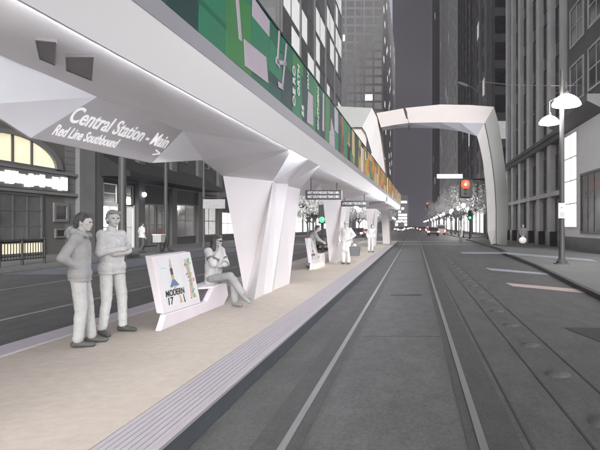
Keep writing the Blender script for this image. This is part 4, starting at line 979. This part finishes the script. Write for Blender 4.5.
# ------------------------------------------------------------------ trees
LEAFA = mat('leaf_lamplit', .55, .7, .35, 2.0); LEAFB = mat('leaf_grey', .16, .7, .4, 2.0); BARK = mat('bark_grey', .09, .9, .3, 6, .5, 20)  # pale leaves: lamplight on the crowns put into the base colour
def tree(seed, h, spread, leaf, label, loc, group):
    r = random.Random(seed); root = thing('street_tree', label, 'tree', (0, 0, 0), 0, group)
    t = MB(); th = h * .36
    t.tube([(0, 0, 0), (.05, .02, th * .5), (.02, .05, th), (.1, 0, h * .6)], [.15, .12, .10, .06], 8)
    tips = []
    for k in range(12):
        a = 2 * PI * k / 12 + r.uniform(-.3, .3); L = spread * r.uniform(.5, 1.0); z = th + (h - th) * r.uniform(.15, .95)
        p0 = Vector((.03, .03, th * r.uniform(.75, 1.15))); p2 = Vector((L * math.cos(a), L * math.sin(a), z)); p1 = p0.lerp(p2, .5) + Vector((0, 0, .25))
        t.tube([p0, p1, p2], [.06, .035, .012], 6); tips += [p2, p1.lerp(p2, .5), p1.lerp(p2, .8)]
    tips += [Vector((r.uniform(-.4, .4), r.uniform(-.4, .4), h * r.uniform(.8, 1))) for _ in range(5)]
    t.build('trunk', BARK, root)
    c = MB()
    for tp in tips:
        rad = r.uniform(.35, .75) * spread / 2.2
        for _ in range(52):
            d = Vector((r.gauss(0, 1), r.gauss(0, 1), r.gauss(0, .8))).normalized() * rad * r.random() ** .45
            p = tp + d; s = r.uniform(.06, .13) * h / 6
            e = Euler((r.uniform(0, 6), r.uniform(0, 6), r.uniform(0, 6))).to_matrix()
            c.add([p + e @ Vector(q) for q in ((-s, 0, 0), (0, -s * .55, s * .1), (s * 1.1, 0, 0), (0, s * .55, -s * .1))], [(0, 1, 2, 3)])
    c.build('crown', leaf, root)
    root.location = loc
    return root
GRPL = 'pale trees lining the left side of the street'; GRPR = 'trees lining the right pavement far down the street'
tp_ = [tree(41, 6.2, 2.4, LEAFA, 'pale leafy street tree among those behind the platform', (-9.6, 47, 0), GRPL), tree(42, 7.0, 2.7, LEAFA, 'pale leafy street tree among those behind the platform', (-14.8, 56, .1), GRPL), tree(43, 7.5, 2.6, LEAFA, 'pale leafy street tree among those down the right pavement', (8.0, 72, .1), GRPR)]
rt = random.Random(11)
for x, y, s in ((-9.8, 60, 1.0), (-9.2, 72, 1.05), (-14.6, 68, 1.1), (-9.4, 84, 1.0), (-14.4, 82, 1.1), (-9.0, 97, 1.1), (-14.2, 98, 1.15), (-8.8, 112, 1.1), (-14, 116, 1.2), (-8.8, 130, 1.15), (-8.8, 152, 1.2), (-9, 180, 1.2)):
    dup(tp_[rt.randrange(2)], (x, y, 0), rt.uniform(0, 6), 'pale leafy street tree among those behind the platform', (s, s, s))
for x, y, s in ((7.9, 86, 1.0), (7.8, 97, 1.1), (7.9, 108, 1.1), (7.8, 124, 1.2), (8.4, 144, 1.25), (8.2, 168, 1.3), (8.4, 195, 1.3), (8.4, 230, 1.3)):
    dup(tp_[2], (x, y, .1), rt.uniform(0, 6), None, (s, s, s * 1.1))
# ------------------------------------------------------------------ globe lamps down the street
gl0 = thing('globe_lamp', 'glowing globe lamp on a slim post along the far street', 'street lamp', (0, 0, 0), 0, 'globe lamps along the far street')
MB().lathe((0, 0, 0), [(.14, 0), (.1, .3), (.06, .6), (.05, 4.2), (0, 4.22)], 10).build('post', POST, gl0)
MB().blob(None, Vector((0, 0, 4.45)), (.26, .26, .28), None, 14, 10).build('globe', emis('globe_glow', (1, .98, .96), 240), gl0)
sp_ = [(6.6, 68), (6.9, 79), (6.6, 90), (7.3, 103), (6.6, 116), (6.9, 135), (6.7, 155), (6.9, 180), (7.0, 215), (6.4, 250), (6.4, 290), (6.2, 335), (-7.6, 120), (-7.5, 172), (-7.4, 275), (-7.4, 320), (-7.4, 52), (-8.6, 58), (-8.3, 70), (-8.2, 96), (-8.2, 140), (-8.2, 205)]
for i, (x, y) in enumerate(sp_):
    (gl0 if i == 0 else dup(gl0)).location = (x, y, .1)
# ------------------------------------------------------------------ vehicles
CPW = mat('car_white', .55, .25, .05, 2); CPD = mat('car_dark', .05, .25, .1, 2); CPR = mat('car_red', (.16, .03, .03), .25, .1, 2); TYRE = mat('tyre', .015, .8, .2, 9); HEADL = emis('headlight', (1, .98, .95), 30); TAILL = emis('tail_light', (1, .07, .06), 22); HUB = mat('wheel_rim', .4, .3, .1, metal=.8)
def car(label, loc, rz, paint, lights=True, van=False):
    """front along local -Y"""
    r = thing('car', label, 'car', loc, rz); r['local'] = 1
    w = .88
    pr = [(-2.2, .35), (-2.25, .65), (-2.1, .82), (-1.1, .95), (-.45, 1.42), (1.2, 1.45), (1.85, 1.0), (2.2, .95), (2.25, .6), (2.2, .35)] if not van else [(-2.4, .35), (-2.45, .8), (-2.2, 1.1), (-1.6, 1.9), (-1.3, 2.05), (2.3, 2.05), (2.45, 1.6), (2.45, .35)]
    MB().prism([(-w, y, z) for y, z in pr], (2 * w, 0, 0)).build('body', paint, r, .06)
    gl = [(-1.0, .98), (-.45, 1.37), (1.15, 1.39), (1.7, 1.0)] if not van else [(-1.9, 1.3), (-1.5, 1.85), (1.9, 1.85), (1.9, 1.3)]
    MB().prism([(-w - .008, y, z) for y, z in gl], (2 * w + .016, 0, 0)).build('side_window', GLASSD, r)
    a, b = ((-1.08, .97), (-.47, 1.40)) if not van else ((-2.17, 1.15), (-1.62, 1.88))
    MB().prism([(-w * .85, a[0] - .02, a[1]), (w * .85, a[0] - .02, a[1]), (w * .8, b[0] - .02, b[1]), (-w * .8, b[0] - .02, b[1])], (0, -.02, .01)).build('windscreen', GLASSD, r)
    c, d = ((1.87, 1.01), (1.24, 1.42)) if not van else ((2.46, 1.2), (2.46, 1.85))
    MB().prism([(-w * .85, c[0] + .01, c[1]), (w * .85, c[0] + .01, c[1]), (w * .8, d[0] + .01, d[1]), (-w * .8, d[0] + .01, d[1])], (0, .02, .01)).build('rear_window', GLASSD, r)
    for x in (-w + .08, w - .08):
        for y in (-1.4, 1.4):
            wh = MB().lathe((x, y, .33), [(0, -.11), (.25, -.11), (.33, -.07), (.33, .07), (.25, .11), (0, .11)], 18, axis='x').build('wheel', TYRE, r)
            MB().lathe((x + (.112 if x > 0 else -.112), y, .33), [(0, -.006), (.19, -.006), (.19, .006), (0, .006)], 14, axis='x').build('rim', HUB, wh)
        MB().box(x - .2, x + .14, -2.32, -2.2, .6, .76).build('headlight', HEADL if lights else SIGNW, r)
        MB().box(x - .14, x + .14, 2.2 if not van else 2.42, 2.3 if not van else 2.5, .68, .86).build('tail_light', TAILL if lights else CPR, r)
    return r
car('pale car with headlights on coming down the far street left of the tracks', (-4.2, 150, 0), 0, CPW)
car('dark car with red tail lights far ahead on the right of the tracks', (3.6, 118, 0), PI, CPD)
car('grey car with bright red tail lights stopped ahead beside the tracks', (3.2, 88, 0), PI, CPD)
car('white van parked at the right kerb far ahead', (5.1, 100, 0), PI, CPW, True, True)
car('dark car waiting with headlights on in the left lane beyond the canopy', (-8.9, 78, 0), 0, CPD)
car('distant car with red tail lights near the vanishing point', (1.8, 190, 0), PI, CPD)
car('dark grey car with tail lights on passing behind the platform', (-7.0, 38.5, 0), PI, CPD)
car('pale car with headlights crossing the street behind the platform', (-11.5, 66, 0), -PI / 2, CPW)
car('far dark car with red tail lights in the right lane beyond the van', (5.6, 128, 0), PI, CPD)
car('small dark car with red tail lights on the tracks at the end of the street', (.2, 240, 0), PI, CPD)
car('far pale car with headlights on close to the vanishing point', (-3.6, 210, 0), 0, CPW)

fc = [(2.4, 150, PI, CPD), (5.0, 165, PI, CPR), (4.2, 215, PI, CPD), (6.0, 250, PI, CPD), (2.6, 270, PI, CPR), (-1.2, 300, 0, CPW), (-6.2, 175, 0, CPW), (-3.4, 260, 0, CPD), (-5.6, 240, 0, CPW), (.8, 330, PI, CPD)]
f0 = None
for x, y, rz, pnt in fc:
    car('tiny car with glowing lights in the traffic near the vanishing point', (x, y, 0), rz, pnt)['group'] = 'cars far down the street'
# ------------------------------------------------------------------ light
w = bpy.data.worlds.new('World'); bpy.context.scene.world = w; w.use_nodes = True
nt = w.node_tree; bg = nt.nodes['Background']
EL, AZ = math.radians(17), math.radians(164)
sky = nt.nodes.new('ShaderNodeTexSky'); sky.sky_type = 'NISHITA'; sky.sun_disc = False; sky.sun_elevation = EL; sky.sun_rotation = AZ; sky.air_density = 1.0; sky.dust_density = 3.0
hsv = nt.nodes.new('ShaderNodeHueSaturation'); hsv.inputs['Saturation'].default_value = .22; hsv.inputs['Hue'].default_value = .56
nt.links.new(sky.outputs['Color'], hsv.inputs['Color']); nt.links.new(hsv.outputs['Color'], bg.inputs['Color'])
bg.inputs['Strength'].default_value = .12
sl = bpy.data.lights.new('sun', 'SUN'); so = bpy.data.objects.new('sun', sl); C.objects.link(so)
sl.energy = 2.6; sl.angle = math.radians(14); sl.color = (.98, .98, 1)
sd = Vector((math.sin(AZ) * math.cos(EL), math.cos(AZ) * math.cos(EL), math.sin(EL)))
so.rotation_euler = sd.to_track_quat('Z', 'Y').to_euler()
# ------------------------------------------------------------------ air
HZ = True
if HZ:
    hm = bpy.data.materials.new('haze'); hm.use_nodes = True; n_ = hm.node_tree.nodes; n_.clear()
    out = n_.new('ShaderNodeOutputMaterial'); vol = n_.new('ShaderNodeVolumePrincipled'); vol.inputs['Color'].default_value = (.90, .84, .96, 1); vol.inputs['Density'].default_value = .0006; vol.inputs['Anisotropy'].default_value = .4
    hm.node_tree.links.new(vol.outputs['Volume'], out.inputs['Volume'])
    hz = MB().box(-720, 720, -70, 1620, -1.2, 190).build('haze', hm); tag(hz, kind='stuff')
sc = bpy.context.scene
sc.view_settings.view_transform = 'Standard'; sc.view_settings.look = 'None'; sc.view_settings.exposure = .32; sc.view_settings.gamma = 1
sc.cycles.max_bounces = 8; sc.cycles.diffuse_bounces = 4; sc.cycles.glossy_bounces = 3; sc.cycles.volume_bounces = 1; sc.cycles.volume_step_rate = 4
sc.cycles.use_denoising = True; sc.cycles.sample_clamp_indirect = 6
